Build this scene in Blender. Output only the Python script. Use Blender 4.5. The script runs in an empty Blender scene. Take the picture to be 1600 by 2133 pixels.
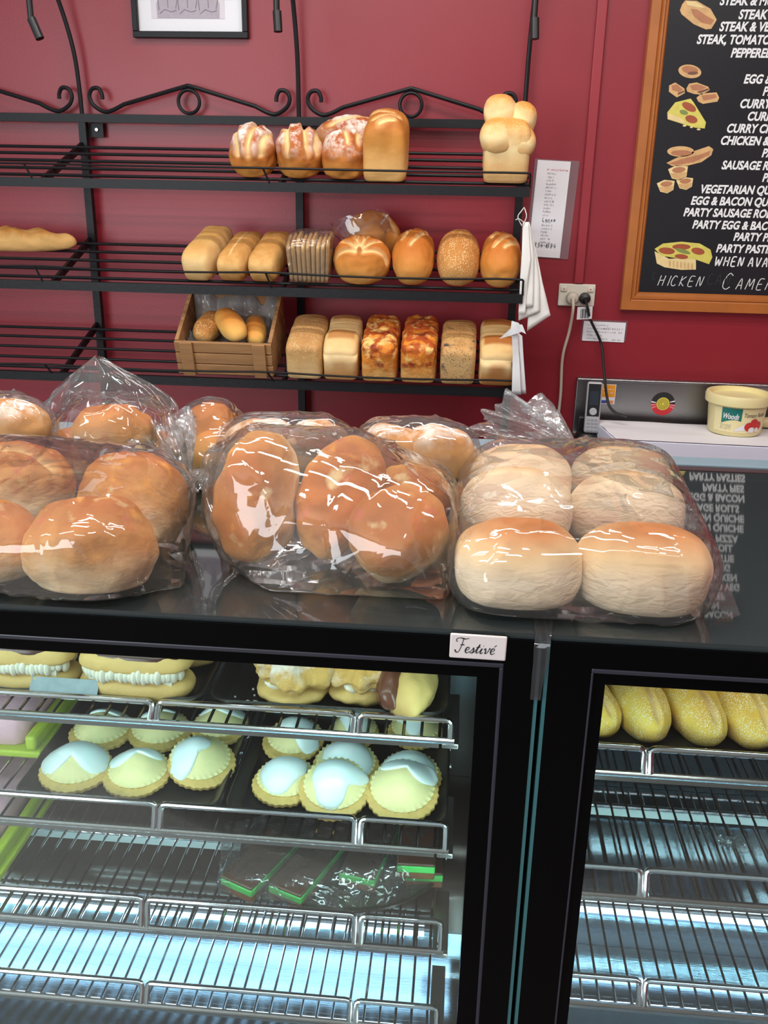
import bpy, bmesh, math, random
import numpy as np
from mathutils import Vector, Matrix, noise, Euler

S = bpy.context.scene
COL = S.collection
rnd = random.Random(7)
R = math.radians
PI = math.pi

# ---------------------------------------------------------------- camera
FPX = 1950.0
CAM = np.array([0.0, 0.0, 1.60])
def _cam_axes(p, y, r):
    cp, sp, cy, sy, cr, sr = math.cos(p), math.sin(p), math.cos(y), math.sin(y), math.cos(r), math.sin(r)
    fwd = np.array([sy*cp, cy*cp, -sp]); right = np.array([cy, -sy, 0.0]); down = np.cross(fwd, right)
    return np.array([right*cr + down*sr, -right*sr + down*cr, fwd])
AX = _cam_axes(R(19.75), R(-4.6), R(-1.12))
cd = bpy.data.cameras.new('camera'); cam = bpy.data.objects.new('camera', cd); COL.objects.link(cam)
cd.sensor_fit = 'HORIZONTAL'; cd.sensor_width = 36.0; cd.lens = FPX/1600*36.0
cd.clip_start = 0.02; cd.clip_end = 60
m3 = np.array([AX[0], -AX[1], -AX[2]]).T
cam.matrix_world = Matrix.Translation(Vector(CAM)) @ Matrix([list(map(float, row)) for row in m3]).to_4x4()
S.camera = cam
def ray(px, py): return np.array([(px-800)/FPX, (py-1066.5)/FPX, 1.0]) @ AX
def at_y(px, py, Y): d = ray(px, py); return Vector(CAM + d*(Y/d[1]))
def at_z(px, py, Z): d = ray(px, py); return Vector(CAM + d*((Z-CAM[2])/d[2]))

# ---------------------------------------------------------------- light, world, exposure
S.view_settings.view_transform = 'Standard'; S.view_settings.look = 'None'
S.view_settings.gamma = 1.0; S.view_settings.use_curve_mapping = False
S.view_settings.exposure = 0.38
S.cycles.use_denoising = True
S.cycles.transparent_max_bounces = 24
S.cycles.max_bounces = 10; S.cycles.glossy_bounces = 5; S.cycles.diffuse_bounces = 3
S.cycles.sample_clamp_indirect = 6.0
S.cycles.caustics_reflective = False; S.cycles.caustics_refractive = False
w = bpy.data.worlds.new('daylight'); S.world = w; w.use_nodes = True
w.node_tree.nodes['Background'].inputs[0].default_value = (0.86, 0.93, 1.0, 1)
w.node_tree.nodes['Background'].inputs[1].default_value = 0.50
def area(name, loc, rot, sx, sy, power, col):
    d = bpy.data.lights.new(name, 'AREA'); d.shape = 'RECTANGLE'; d.size = sx; d.size_y = sy
    d.energy = power; d.color = col
    o = bpy.data.objects.new(name, d); COL.objects.link(o); o.location = loc; o.rotation_euler = rot
    return o
# unseen fluorescent battens on the shop ceiling; extra ones added for glints on film
for bx, by_, pw in ((-1.25, .35, 11), (.15, -.15, 11), (1.25, .55, 11), (-.55, 1.15, 11), (-.2, 1.85, 12), (1.0, 1.6, 9)):
    area('ceiling_batten_light', (bx, by_, 2.70), (0, 0, 0), 1.25, 0.075, pw*.95, (1.0, 0.97, 0.92))
# daylight of the shop window, behind the camera to the left
area('shop_window_daylight', (-2.2, -1.9, 1.75), (R(80), 0, R(-46)), 2.2, 1.5, 66, (0.90, 0.95, 1.0))

# ---------------------------------------------------------------- object helpers
def link(name, me, m=None, parent=None, smooth=True, auto=None):
    o = bpy.data.objects.new(name, me); COL.objects.link(o)
    if m is not None:
        for k in (m if isinstance(m, (list, tuple)) else [m]): me.materials.append(k)
    if parent is not None: o.parent = parent
    if smooth and len(me.polygons):
        me.polygons.foreach_set('use_smooth', [True]*len(me.polygons))
        if auto is not None:
            try: me.set_sharp_from_angle(angle=R(auto))
            except Exception: pass
    return o
def tag(o, label=None, cat=None, group=None, kind=None):
    if label: o['label'] = label
    if cat: o['category'] = cat
    if group: o['group'] = group
    if kind: o['kind'] = kind
    return o
def empty(name, label=None, cat=None, loc=(0, 0, 0), rot=(0, 0, 0), group=None):
    o = bpy.data.objects.new(name, None); COL.objects.link(o); o.empty_display_size = .03
    o.location = loc; o.rotation_euler = rot
    return tag(o, label, cat, group)
class MB:
    """collects shapes, then links them as one mesh object"""
    def __init__(s): s.v = []; s.f = []; s.mi = []; s.cur = 0
    def add(s, vs, fs):
        b = len(s.v); s.v += [tuple(p) for p in vs]; s.f += [tuple(i+b for i in f) for f in fs]; s.mi += [s.cur]*len(fs); return s
    def box(s, lo, hi, M=None):
        x0, y0, z0 = lo; x1, y1, z1 = hi
        vs = [Vector(p) for p in ((x0,y0,z0),(x1,y0,z0),(x1,y1,z0),(x0,y1,z0),(x0,y0,z1),(x1,y0,z1),(x1,y1,z1),(x0,y1,z1))]
        if M: vs = [M @ p for p in vs]
        return s.add(vs, [(0,3,2,1),(4,5,6,7),(0,1,5,4),(1,2,6,5),(2,3,7,6),(3,0,4,7)])
    def tube(s, pts, r, n=8, closed=False):
        pts = [Vector(p) for p in pts]; N = len(pts); vs = []
        up = None
        for i, p in enumerate(pts):
            a = pts[(i-1) % N] if (closed or i > 0) else p; b = pts[(i+1) % N] if (closed or i < N-1) else p
            t = (b-a).normalized()
            if up is None: up = t.orthogonal().normalized()
            up = (up - t*up.dot(t)); up = up.normalized() if up.length > 1e-6 else t.orthogonal().normalized()
            q = t.cross(up); rr = r[i] if isinstance(r, (list, tuple)) else r
            vs += [p + (up*math.cos(2*PI*k/n) + q*math.sin(2*PI*k/n))*rr for k in range(n)]
        fs = []
        for i in range(N if closed else N-1):
            j = (i+1) % N
            for k in range(n):
                l = (k+1) % n; fs.append((i*n+k, i*n+l, j*n+l, j*n+k))
        if not closed: fs += [tuple(range(n))[::-1], tuple((N-1)*n+k for k in range(n))]
        return s.add(vs, fs)
    def lathe(s, prof, n=40, c=(0, 0, 0), cap=True):
        vs = [(c[0]+r*math.cos(2*PI*k/n), c[1]+r*math.sin(2*PI*k/n), c[2]+z) for r, z in prof for k in range(n)]
        fs = [(i*n+k, i*n+(k+1) % n, (i+1)*n+(k+1) % n, (i+1)*n+k) for i in range(len(prof)-1) for k in range(n)]
        if cap: fs += [tuple(range(n))[::-1], tuple((len(prof)-1)*n+k for k in range(n))]
        return s.add(vs, fs)
    def grid(s, P, wrap=False, capends=False):
        nu = len(P); nv = len(P[0]); vs = [p for row in P for p in row]; fs = []
        for i in range(nu-1):
            for j in range(nv if wrap else nv-1):
                k = (j+1) % nv; fs.append((i*nv+j, i*nv+k, (i+1)*nv+k, (i+1)*nv+j))
        if capends: fs += [tuple(range(nv))[::-1], tuple((nu-1)*nv+j for j in range(nv))]
        return s.add(vs, fs)
    def prism(s, poly, d, M=None):
        """polygon of 3-D points pushed by vector d"""
        n = len(poly); a = [Vector(p) for p in poly]; b = [p + Vector(d) for p in a]
        vs = a + b
        if M: vs = [M @ p for p in vs]
        return s.add(vs, [tuple(range(n)), tuple(range(2*n-1, n-1, -1))] + [(i, n+i, n+(i+1) % n, (i+1) % n) for i in range(n)])
    def build(s, name, m, parent=None, smooth=True, auto=35, recalc=True):
        me = bpy.data.meshes.new(name); me.from_pydata(s.v, [], s.f); me.update()
        if len(set(s.mi)) > 1 or s.cur: me.polygons.foreach_set('material_index', s.mi)
        if recalc:
            bm = bmesh.new(); bm.from_mesh(me); bmesh.ops.recalc_face_normals(bm, faces=bm.faces); bm.to_mesh(me); bm.free()
        return link(name, me, m, parent, smooth, auto)
def bevel(o, w, n=2):
    md = o.modifiers.new('bevel', 'BEVEL'); md.width = w; md.segments = n; md.limit_method = 'ANGLE'; md.angle_limit = R(40); return o
def spline(pts, k=8):
    """Catmull-Rom through the points"""
    P = [Vector(p) for p in pts]; out = []
    for i in range(len(P)-1):
        a = P[max(i-1, 0)]; b = P[i]; c = P[i+1]; d = P[min(i+2, len(P)-1)]
        for j in range(k):
            t = j/k; out.append(.5*((2*b) + (c-a)*t + (2*a-5*b+4*c-d)*t*t + (3*b-a-3*c+d)*t**3))
    return out + [P[-1]]

# ---------------------------------------------------------------- material helpers
def srgb(r, g, b): return tuple(((c/255)/12.92 if c/255 <= .04045 else ((c/255+.055)/1.055)**2.4) for c in (r, g, b)) + (1.0,)
def _n(nt, t, **kw):
    n = nt.nodes.new(t)
    for k, v in kw.items(): setattr(n, k, v)
    return n
def mat(name, col, rough=.5, metal=0.0, spec=.5, nscale=0, namt=.0, bump=0.0, bscale=60, coat=0.0, stretch=None, sub=0, emit=None, estr=0, alpha=1):
    m = bpy.data.materials.new(name); m.use_nodes = True; nt = m.node_tree; b = nt.nodes['Principled BSDF']
    b.inputs['Base Color'].default_value = col; b.inputs['Roughness'].default_value = rough
    b.inputs['Metallic'].default_value = metal; b.inputs['Specular IOR Level'].default_value = spec
    b.inputs['Coat Weight'].default_value = coat
    if sub: b.inputs['Subsurface Weight'].default_value = sub; b.inputs['Subsurface Scale'].default_value = .01
    if emit: b.inputs['Emission Color'].default_value = emit; b.inputs['Emission Strength'].default_value = estr
    tc = _n(nt, 'ShaderNodeTexCoord'); co = tc.outputs['Object']
    if stretch:
        mp = _n(nt, 'ShaderNodeMapping'); mp.inputs['Scale'].default_value = stretch; nt.links.new(co, mp.inputs[0]); co = mp.outputs[0]
    if namt:
        nz = _n(nt, 'ShaderNodeTexNoise'); nz.inputs['Scale'].default_value = nscale; nz.inputs['Detail'].default_value = 6; nt.links.new(co, nz.inputs['Vector'])
        mx = _n(nt, 'ShaderNodeMix', data_type='RGBA'); mx.inputs[6].default_value = tuple(max(0, c*(1-namt)) for c in col[:3])+(1,); mx.inputs[7].default_value = tuple(min(1, c*(1+namt)) for c in col[:3])+(1,)
        nt.links.new(nz.outputs[0], mx.inputs[0]); nt.links.new(mx.outputs[2], b.inputs['Base Color'])
    if bump:
        nz = _n(nt, 'ShaderNodeTexNoise'); nz.inputs['Scale'].default_value = bscale; nz.inputs['Detail'].default_value = 4; nt.links.new(co, nz.inputs['Vector'])
        bp = _n(nt, 'ShaderNodeBump'); bp.inputs['Strength'].default_value = bump; bp.inputs['Distance'].default_value = .004
        nt.links.new(nz.outputs[0], bp.inputs['Height']); nt.links.new(bp.outputs[0], b.inputs['Normal'])
    return m
def bread_mat(name, pale, mid, dark, lo=.25, hi=.95, nz=.35, nscale=22, flour=0, seed=None, seed_amt=.3, seed_scale=230, patch=None, patch_amt=.5, bump=.35, rough=.62, spec=.25, wrinkle=0, flo=(.42, .85)):
    """baked crust: pale at the foot, brown on the crown, broken up by noise; 'cut' attribute shows the pale crumb of slashes"""
    m = bpy.data.materials.new(name); m.use_nodes = True; nt = m.node_tree; L = nt.links.new; b = nt.nodes['Principled BSDF']
    b.inputs['Roughness'].default_value = rough; b.inputs['Specular IOR Level'].default_value = spec
    b.inputs['Subsurface Weight'].default_value = .08; b.inputs['Subsurface Scale'].default_value = .006
    tc = _n(nt, 'ShaderNodeTexCoord'); sx = _n(nt, 'ShaderNodeSeparateXYZ'); L(tc.outputs['Generated'], sx.inputs[0])
    inf = _n(nt, 'ShaderNodeObjectInfo')
    va = _n(nt, 'ShaderNodeVectorMath', operation='ADD'); L(tc.outputs['Object'], va.inputs[0]); L(inf.outputs['Random'], va.inputs[1])
    n1 = _n(nt, 'ShaderNodeTexNoise'); n1.inputs['Scale'].default_value = nscale; n1.inputs['Detail'].default_value = 7; n1.inputs['Roughness'].default_value = .6; L(va.outputs[0], n1.inputs['Vector'])
    k = _n(nt, 'ShaderNodeMath', operation='MULTIPLY_ADD'); L(n1.outputs[0], k.inputs[0]); k.inputs[1].default_value = nz*2; k.inputs[2].default_value = -nz
    a = _n(nt, 'ShaderNodeMath', operation='ADD'); L(sx.outputs['Z'], a.inputs[0]); L(k.outputs[0], a.inputs[1])
    cr = _n(nt, 'ShaderNodeValToRGB'); L(a.outputs[0], cr.inputs[0])
    e = cr.color_ramp.elements; e[0].position = lo; e[0].color = pale; e[1].position = hi; e[1].color = dark
    q = cr.color_ramp.elements.new((lo+hi)/2); q.color = mid
    colr = cr.outputs[0]
    def mixto(fac, c2):
        nonlocal colr
        mx = _n(nt, 'ShaderNodeMix', data_type='RGBA'); L(fac, mx.inputs[0]); L(colr, mx.inputs[6]); mx.inputs[7].default_value = c2; colr = mx.outputs[2]
    at = _n(nt, 'ShaderNodeAttribute', attribute_name='cut'); mixto(at.outputs['Fac'], srgb(236, 200, 140))
    at2 = _n(nt, 'ShaderNodeAttribute', attribute_name='toast'); mixto(at2.outputs['Fac'], srgb(168, 98, 40))
    if patch:
        n3 = _n(nt, 'ShaderNodeTexNoise'); n3.inputs['Scale'].default_value = 38; n3.inputs['Detail'].default_value = 5; L(va.outputs[0], n3.inputs['Vector'])
        for off, c2 in patch:
            vo = _n(nt, 'ShaderNodeVectorMath', operation='ADD'); L(va.outputs[0], vo.inputs[0]); vo.inputs[1].default_value = (off, off*2, off*3)
            n3 = _n(nt, 'ShaderNodeTexNoise'); n3.inputs['Scale'].default_value = 34; n3.inputs['Detail'].default_value = 5; L(vo.outputs[0], n3.inputs['Vector'])
            mr = _n(nt, 'ShaderNodeMapRange'); mr.inputs[1].default_value = .62-patch_amt*.2; mr.inputs[2].default_value = .74-patch_amt*.2; L(n3.outputs[0], mr.inputs[0])
            zz = _n(nt, 'ShaderNodeMapRange'); zz.inputs[1].default_value = .25; zz.inputs[2].default_value = .5; L(sx.outputs['Z'], zz.inputs[0])
            mu = _n(nt, 'ShaderNodeMath', operation='MULTIPLY'); L(mr.outputs[0], mu.inputs[0]); L(zz.outputs[0], mu.inputs[1])
            mixto(mu.outputs[0], c2)
    hgt = n1.outputs[0]
    if seed:
        vo = _n(nt, 'ShaderNodeTexVoronoi'); vo.inputs['Scale'].default_value = seed_scale; L(va.outputs[0], vo.inputs['Vector'])
        lt = _n(nt, 'ShaderNodeMath', operation='LESS_THAN'); L(vo.outputs['Distance'], lt.inputs[0]); lt.inputs[1].default_value = seed_amt
        nn = _n(nt, 'ShaderNodeTexNoise'); nn.inputs['Scale'].default_value = 45; L(va.outputs[0], nn.inputs['Vector'])
        mr = _n(nt, 'ShaderNodeMapRange'); mr.inputs[1].default_value = .36; mr.inputs[2].default_value = .52; L(nn.outputs[0], mr.inputs[0])
        mu = _n(nt, 'ShaderNodeMath', operation='MULTIPLY'); L(lt.outputs[0], mu.inputs[0]); L(mr.outputs[0], mu.inputs[1]); mixto(mu.outputs[0], seed)
        ad = _n(nt, 'ShaderNodeMath', operation='MULTIPLY_ADD'); L(mu.outputs[0], ad.inputs[0]); ad.inputs[1].default_value = .5; L(n1.outputs[0], ad.inputs[2]); hgt = ad.outputs[0]
    if flour:
        n2 = _n(nt, 'ShaderNodeTexNoise'); n2.inputs['Scale'].default_value = 26; n2.inputs['Detail'].default_value = 9; n2.inputs['Roughness'].default_value = .7; L(va.outputs[0], n2.inputs['Vector'])
        zz = _n(nt, 'ShaderNodeMapRange'); zz.inputs[1].default_value = flo[0]; zz.inputs[2].default_value = flo[1]; L(sx.outputs['Z'], zz.inputs[0])
        mr = _n(nt, 'ShaderNodeMapRange'); mr.inputs[1].default_value = .44; mr.inputs[2].default_value = .6; L(n2.outputs[0], mr.inputs[0])
        mu = _n(nt, 'ShaderNodeMath', operation='MULTIPLY'); L(mr.outputs[0], mu.inputs[0]); L(zz.outputs[0], mu.inputs[1])
        m2 = _n(nt, 'ShaderNodeMath', operation='MULTIPLY'); L(mu.outputs[0], m2.inputs[0]); m2.inputs[1].default_value = flour
        iv = _n(nt, 'ShaderNodeMath', operation='SUBTRACT'); iv.inputs[0].default_value = 1; L(at.outputs['Fac'], iv.inputs[1])
        m4 = _n(nt, 'ShaderNodeMath', operation='MULTIPLY'); L(m2.outputs[0], m4.inputs[0]); L(iv.outputs[0], m4.inputs[1])
        mixto(m4.outputs[0], srgb(236, 226, 214))
    L(colr, b.inputs['Base Color'])
    if wrinkle:
        wv = _n(nt, 'ShaderNodeTexNoise'); wv.inputs['Scale'].default_value = 85; wv.inputs['Detail'].default_value = 2; wv.inputs['Distortion'].default_value = .9
        mp = _n(nt, 'ShaderNodeMapping'); mp.inputs['Scale'].default_value = (.7, .7, 1.7); L(va.outputs[0], mp.inputs[0]); L(mp.outputs[0], wv.inputs['Vector'])
        zz = _n(nt, 'ShaderNodeMapRange'); zz.inputs[1].default_value = .75; zz.inputs[2].default_value = .45; L(sx.outputs['Z'], zz.inputs[0])
        mu = _n(nt, 'ShaderNodeMath', operation='MULTIPLY'); L(wv.outputs[0], mu.inputs[0]); L(zz.outputs[0], mu.inputs[1])
        ad = _n(nt, 'ShaderNodeMath', operation='MULTIPLY_ADD'); L(mu.outputs[0], ad.inputs[0]); ad.inputs[1].default_value = wrinkle; L(hgt, ad.inputs[2]); hgt = ad.outputs[0]
    bp = _n(nt, 'ShaderNodeBump'); bp.inputs['Strength'].default_value = bump; bp.inputs['Distance'].default_value = .005
    L(hgt, bp.inputs['Height']); L(bp.outputs[0], b.inputs['Normal'])
    return m
def film_mat(name, haze=.06, scale=30, strength=.3, tint=(1, 1, 1, 1), stretch=(1, 1, .35), gloss=1.0, rough=.06, rot=(.5, .3, .4)):
    """thin clear plastic: clear, broken into crinkled facets that each catch the light at their own angle"""
    m = bpy.data.materials.new(name); m.use_nodes = True; nt = m.node_tree; L = nt.links.new
    nt.nodes.remove(nt.nodes['Principled BSDF']); out = nt.nodes['Material Output']
    tc = _n(nt, 'ShaderNodeTexCoord'); ge = _n(nt, 'ShaderNodeNewGeometry'); nrm = ge.outputs['Normal']
    for k, (sc, st) in enumerate(((scale, strength), (scale*2.7, strength*.7))):
        mp = _n(nt, 'ShaderNodeMapping'); mp.inputs['Scale'].default_value = stretch if k == 0 else (stretch[2], stretch[1], stretch[0]); mp.inputs['Rotation'].default_value = rot if k == 0 else (rot[1]+.6, -rot[0], rot[2]); L(tc.outputs['Object'], mp.inputs[0])
        nz = _n(nt, 'ShaderNodeTexNoise'); nz.inputs['Scale'].default_value = 9; nz.inputs['Detail'].default_value = 2; L(mp.outputs[0], nz.inputs['Vector'])
        ds = _n(nt, 'ShaderNodeVectorMath', operation='MULTIPLY_ADD'); L(nz.outputs['Color'], ds.inputs[0]); ds.inputs[1].default_value = (.07, .07, .07); L(mp.outputs[0], ds.inputs[2])
        vo = _n(nt, 'ShaderNodeTexVoronoi', feature='F1'); vo.inputs['Scale'].default_value = sc; L(ds.outputs[0], vo.inputs['Vector'])
        sb = _n(nt, 'ShaderNodeVectorMath', operation='SUBTRACT'); L(vo.outputs['Color'], sb.inputs[0]); sb.inputs[1].default_value = (.5, .5, .5)
        ma = _n(nt, 'ShaderNodeVectorMath', operation='MULTIPLY_ADD'); L(sb.outputs[0], ma.inputs[0]); ma.inputs[1].default_value = (st, st, st); L(nrm, ma.inputs[2])
        no = _n(nt, 'ShaderNodeVectorMath', operation='NORMALIZE'); L(ma.outputs[0], no.inputs[0]); nrm = no.outputs[0]
    fr = _n(nt, 'ShaderNodeFresnel'); fr.inputs['IOR'].default_value = 1.45; L(nrm, fr.inputs['Normal'])
    fm = _n(nt, 'ShaderNodeMath', operation='MULTIPLY', use_clamp=True); L(fr.outputs[0], fm.inputs[0]); fm.inputs[1].default_value = gloss
    fx = _n(nt, 'ShaderNodeMath', operation='MINIMUM'); L(fm.outputs[0], fx.inputs[0]); fx.inputs[1].default_value = .6
    tr = _n(nt, 'ShaderNodeBsdfTransparent'); tr.inputs[0].default_value = tint
    gl = _n(nt, 'ShaderNodeBsdfGlossy'); gl.inputs['Roughness'].default_value = rough; L(nrm, gl.inputs['Normal'])
    df = _n(nt, 'ShaderNodeBsdfDiffuse'); df.inputs[0].default_value = (.92, .94, .96, 1)
    tl = _n(nt, 'ShaderNodeBsdfTranslucent'); tl.inputs[0].default_value = (.92, .94, .96, 1)
    md = _n(nt, 'ShaderNodeMixShader'); md.inputs[0].default_value = .5; L(df.outputs[0], md.inputs[1]); L(tl.outputs[0], md.inputs[2])
    m1 = _n(nt, 'ShaderNodeMixShader'); m1.inputs[0].default_value = haze; L(tr.outputs[0], m1.inputs[1]); L(md.outputs[0], m1.inputs[2])
    m2 = _n(nt, 'ShaderNodeMixShader'); L(fx.outputs[0], m2.inputs[0]); L(m1.outputs[0], m2.inputs[1]); L(gl.outputs[0], m2.inputs[2])
    L(m2.outputs[0], out.inputs[0])
    return m
def pane_mat(name, tint, refl, rough=0.0, body=None, bodyf=0.0):
    """sheet glass: fresnel reflection over a clear tinted pane"""
    m = bpy.data.materials.new(name); m.use_nodes = True; nt = m.node_tree; L = nt.links.new
    nt.nodes.remove(nt.nodes['Principled BSDF']); out = nt.nodes['Material Output']
    fr = _n(nt, 'ShaderNodeFresnel'); fr.inputs['IOR'].default_value = 1.52
    fm = _n(nt, 'ShaderNodeMath', operation='MULTIPLY', use_clamp=True); L(fr.outputs[0], fm.inputs[0]); fm.inputs[1].default_value = refl
    tr = _n(nt, 'ShaderNodeBsdfTransparent'); tr.inputs[0].default_value = tint
    gl = _n(nt, 'ShaderNodeBsdfGlossy'); gl.inputs['Roughness'].default_value = rough
    base = tr.outputs[0]
    if body:
        df = _n(nt, 'ShaderNodeBsdfDiffuse'); df.inputs[0].default_value = body
        m1 = _n(nt, 'ShaderNodeMixShader'); m1.inputs[0].default_value = bodyf; L(base, m1.inputs[1]); L(df.outputs[0], m1.inputs[2]); base = m1.outputs[0]
    m2 = _n(nt, 'ShaderNodeMixShader'); L(fm.outputs[0], m2.inputs[0]); L(base, m2.inputs[1]); L(gl.outputs[0], m2.inputs[2]); L(m2.outputs[0], out.inputs[0])
    return m
def stroke_mesh(mb, pts, w, M=None, d=.0006):
    """a flat pen stroke through 2-D points (x, z), lying in the x-z plane facing -y"""
    P = [Vector((p[0], p[1])) for p in pts]; a = []; b = []
    for i in range(len(P)):
        t = (P[min(i+1, len(P)-1)] - P[max(i-1, 0)]); t = t.normalized() if t.length else Vector((1, 0))
        n = Vector((-t.y, t.x))*w*.5; a.append(P[i]+n); b.append(P[i]-n)
    vs = [Vector((p.x, -d, p.y)) for p in a] + [Vector((p.x, -d, p.y)) for p in b]
    if M: vs = [M @ v for v in vs]
    k = len(P); mb.add(vs, [(i, i+1, k+i+1, k+i) for i in range(k-1)])

# ---------------------------------------------------------------- materials
M = {}
M['wall'] = mat('burgundy_wall_paint', srgb(136, 30, 42), .40, spec=.5, nscale=3, namt=.05, bump=.06, bscale=160)
M['wall_trim'] = mat('burgundy_trim_paint', srgb(146, 40, 50), .40)
M['floor'] = mat('vinyl_floor', srgb(120, 112, 104), .5, nscale=9, namt=.2)
M['ceiling'] = mat('white_ceiling', srgb(225, 224, 220), .8, nscale=6, namt=.03)
M['iron'] = mat('black_painted_steel', srgb(20, 20, 23), .45, spec=.25, nscale=40, namt=.25, bump=.1, bscale=90)
M['black'] = mat('black_glass_border', (.001, .001, .0013, 1), .18, spec=.10)
M['black_groove'] = mat('dark_grey_frame_moulding', srgb(40, 40, 50), .35, spec=.5)
M['black_plastic'] = mat('black_plastic', srgb(20, 20, 22), .4)
M['tray'] = mat('black_baking_tray', srgb(24, 23, 26), .34, spec=.6, nscale=60, namt=.35, bump=.08, bscale=300)
M['chrome'] = mat('chromed_wire', srgb(205, 205, 208), .14, 1.0)
M['steel'] = mat('brushed_stainless', srgb(168, 170, 172), .30, 1.0, bump=.06, bscale=40, stretch=(1, 60, 60))
M['deck'] = mat('polished_stainless_deck', srgb(128, 154, 172), .13, 1.0, bump=.04, bscale=30, stretch=(1.5, 30, 30))
M['lining'] = mat('dark_case_lining', srgb(34, 29, 31), .16, spec=.6)
M['lining_side'] = mat('black_case_side', srgb(12, 13, 17), .2, spec=.5)
M['strip_white'] = mat('white_enamel_strip', srgb(196, 212, 216), .3)
M['paper'] = mat('white_paper', srgb(226, 226, 230), .75, nscale=8, namt=.03)
M['ream'] = mat('paper_ream_edges', srgb(220, 220, 236), .8, nscale=1, namt=.03, stretch=(1, 1, 900))
M['paper_bag'] = mat('white_bag_paper', srgb(222, 221, 216), .7, nscale=14, namt=.05)
M['lettering_white'] = mat('white_lettering', srgb(228, 230, 230), .6)
M['chalk'] = mat('chalk', srgb(205, 208, 206), .9, nscale=300, namt=.25)
M['chalk_faint'] = mat('faint_rubbed_chalk', srgb(52, 55, 58), .9)
M['board'] = mat('menu_blackboard', srgb(30, 31, 35), .32, spec=.35, nscale=5, namt=.12)
M['oak'] = mat('varnished_timber', srgb(166, 98, 44), .35, spec=.5, nscale=9, namt=.35, stretch=(1, 1, 1), bump=.05, coat=.2)
M['crate'] = mat('crate_timber', srgb(158, 116, 74), .7, nscale=7, namt=.45, stretch=(1, 6, 9), bump=.2, bscale=50)
M['ink'] = mat('black_ink', srgb(40, 40, 46), .7)
M['ink_grey'] = mat('grey_ink', srgb(128, 130, 136), .8)
M['ink_red'] = mat('red_ink', srgb(200, 60, 60), .8)
M['outlet'] = mat('cream_plastic', srgb(214, 210, 196), .4)
M['cord'] = mat('beige_cord', srgb(196, 186, 170), .5)
M['film'] = film_mat('clear_bread_bag', haze=.062, scale=15, strength=.30, gloss=2.0, rough=.04)
M['neck'] = film_mat('gathered_bag_film', haze=.20, scale=70, strength=.7, gloss=2.0, rough=.08)
M['cling'] = film_mat('cling_film', haze=.06, scale=60, strength=.7, gloss=2.2, rough=.08)
M['film_white'] = film_mat('translucent_liner', haze=.30, scale=40, strength=.5, gloss=1.3, rough=.12)
M['sleeve'] = film_mat('laminate_sleeve', haze=.10, scale=6, strength=.04, gloss=1.2, rough=.1)
M['top_glass'] = pane_mat('case_top_glass', (.82, .90, .88, 1), 1.7, .03, (.16, .21, .22, 1), .15)
M['front_glass'] = pane_mat('case_front_glass', (.93, .97, .96, 1), .30, 0)
M['glass_edge'] = mat('green_glass_edge', srgb(52, 98, 102), .2, spec=.6, emit=None)
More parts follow.
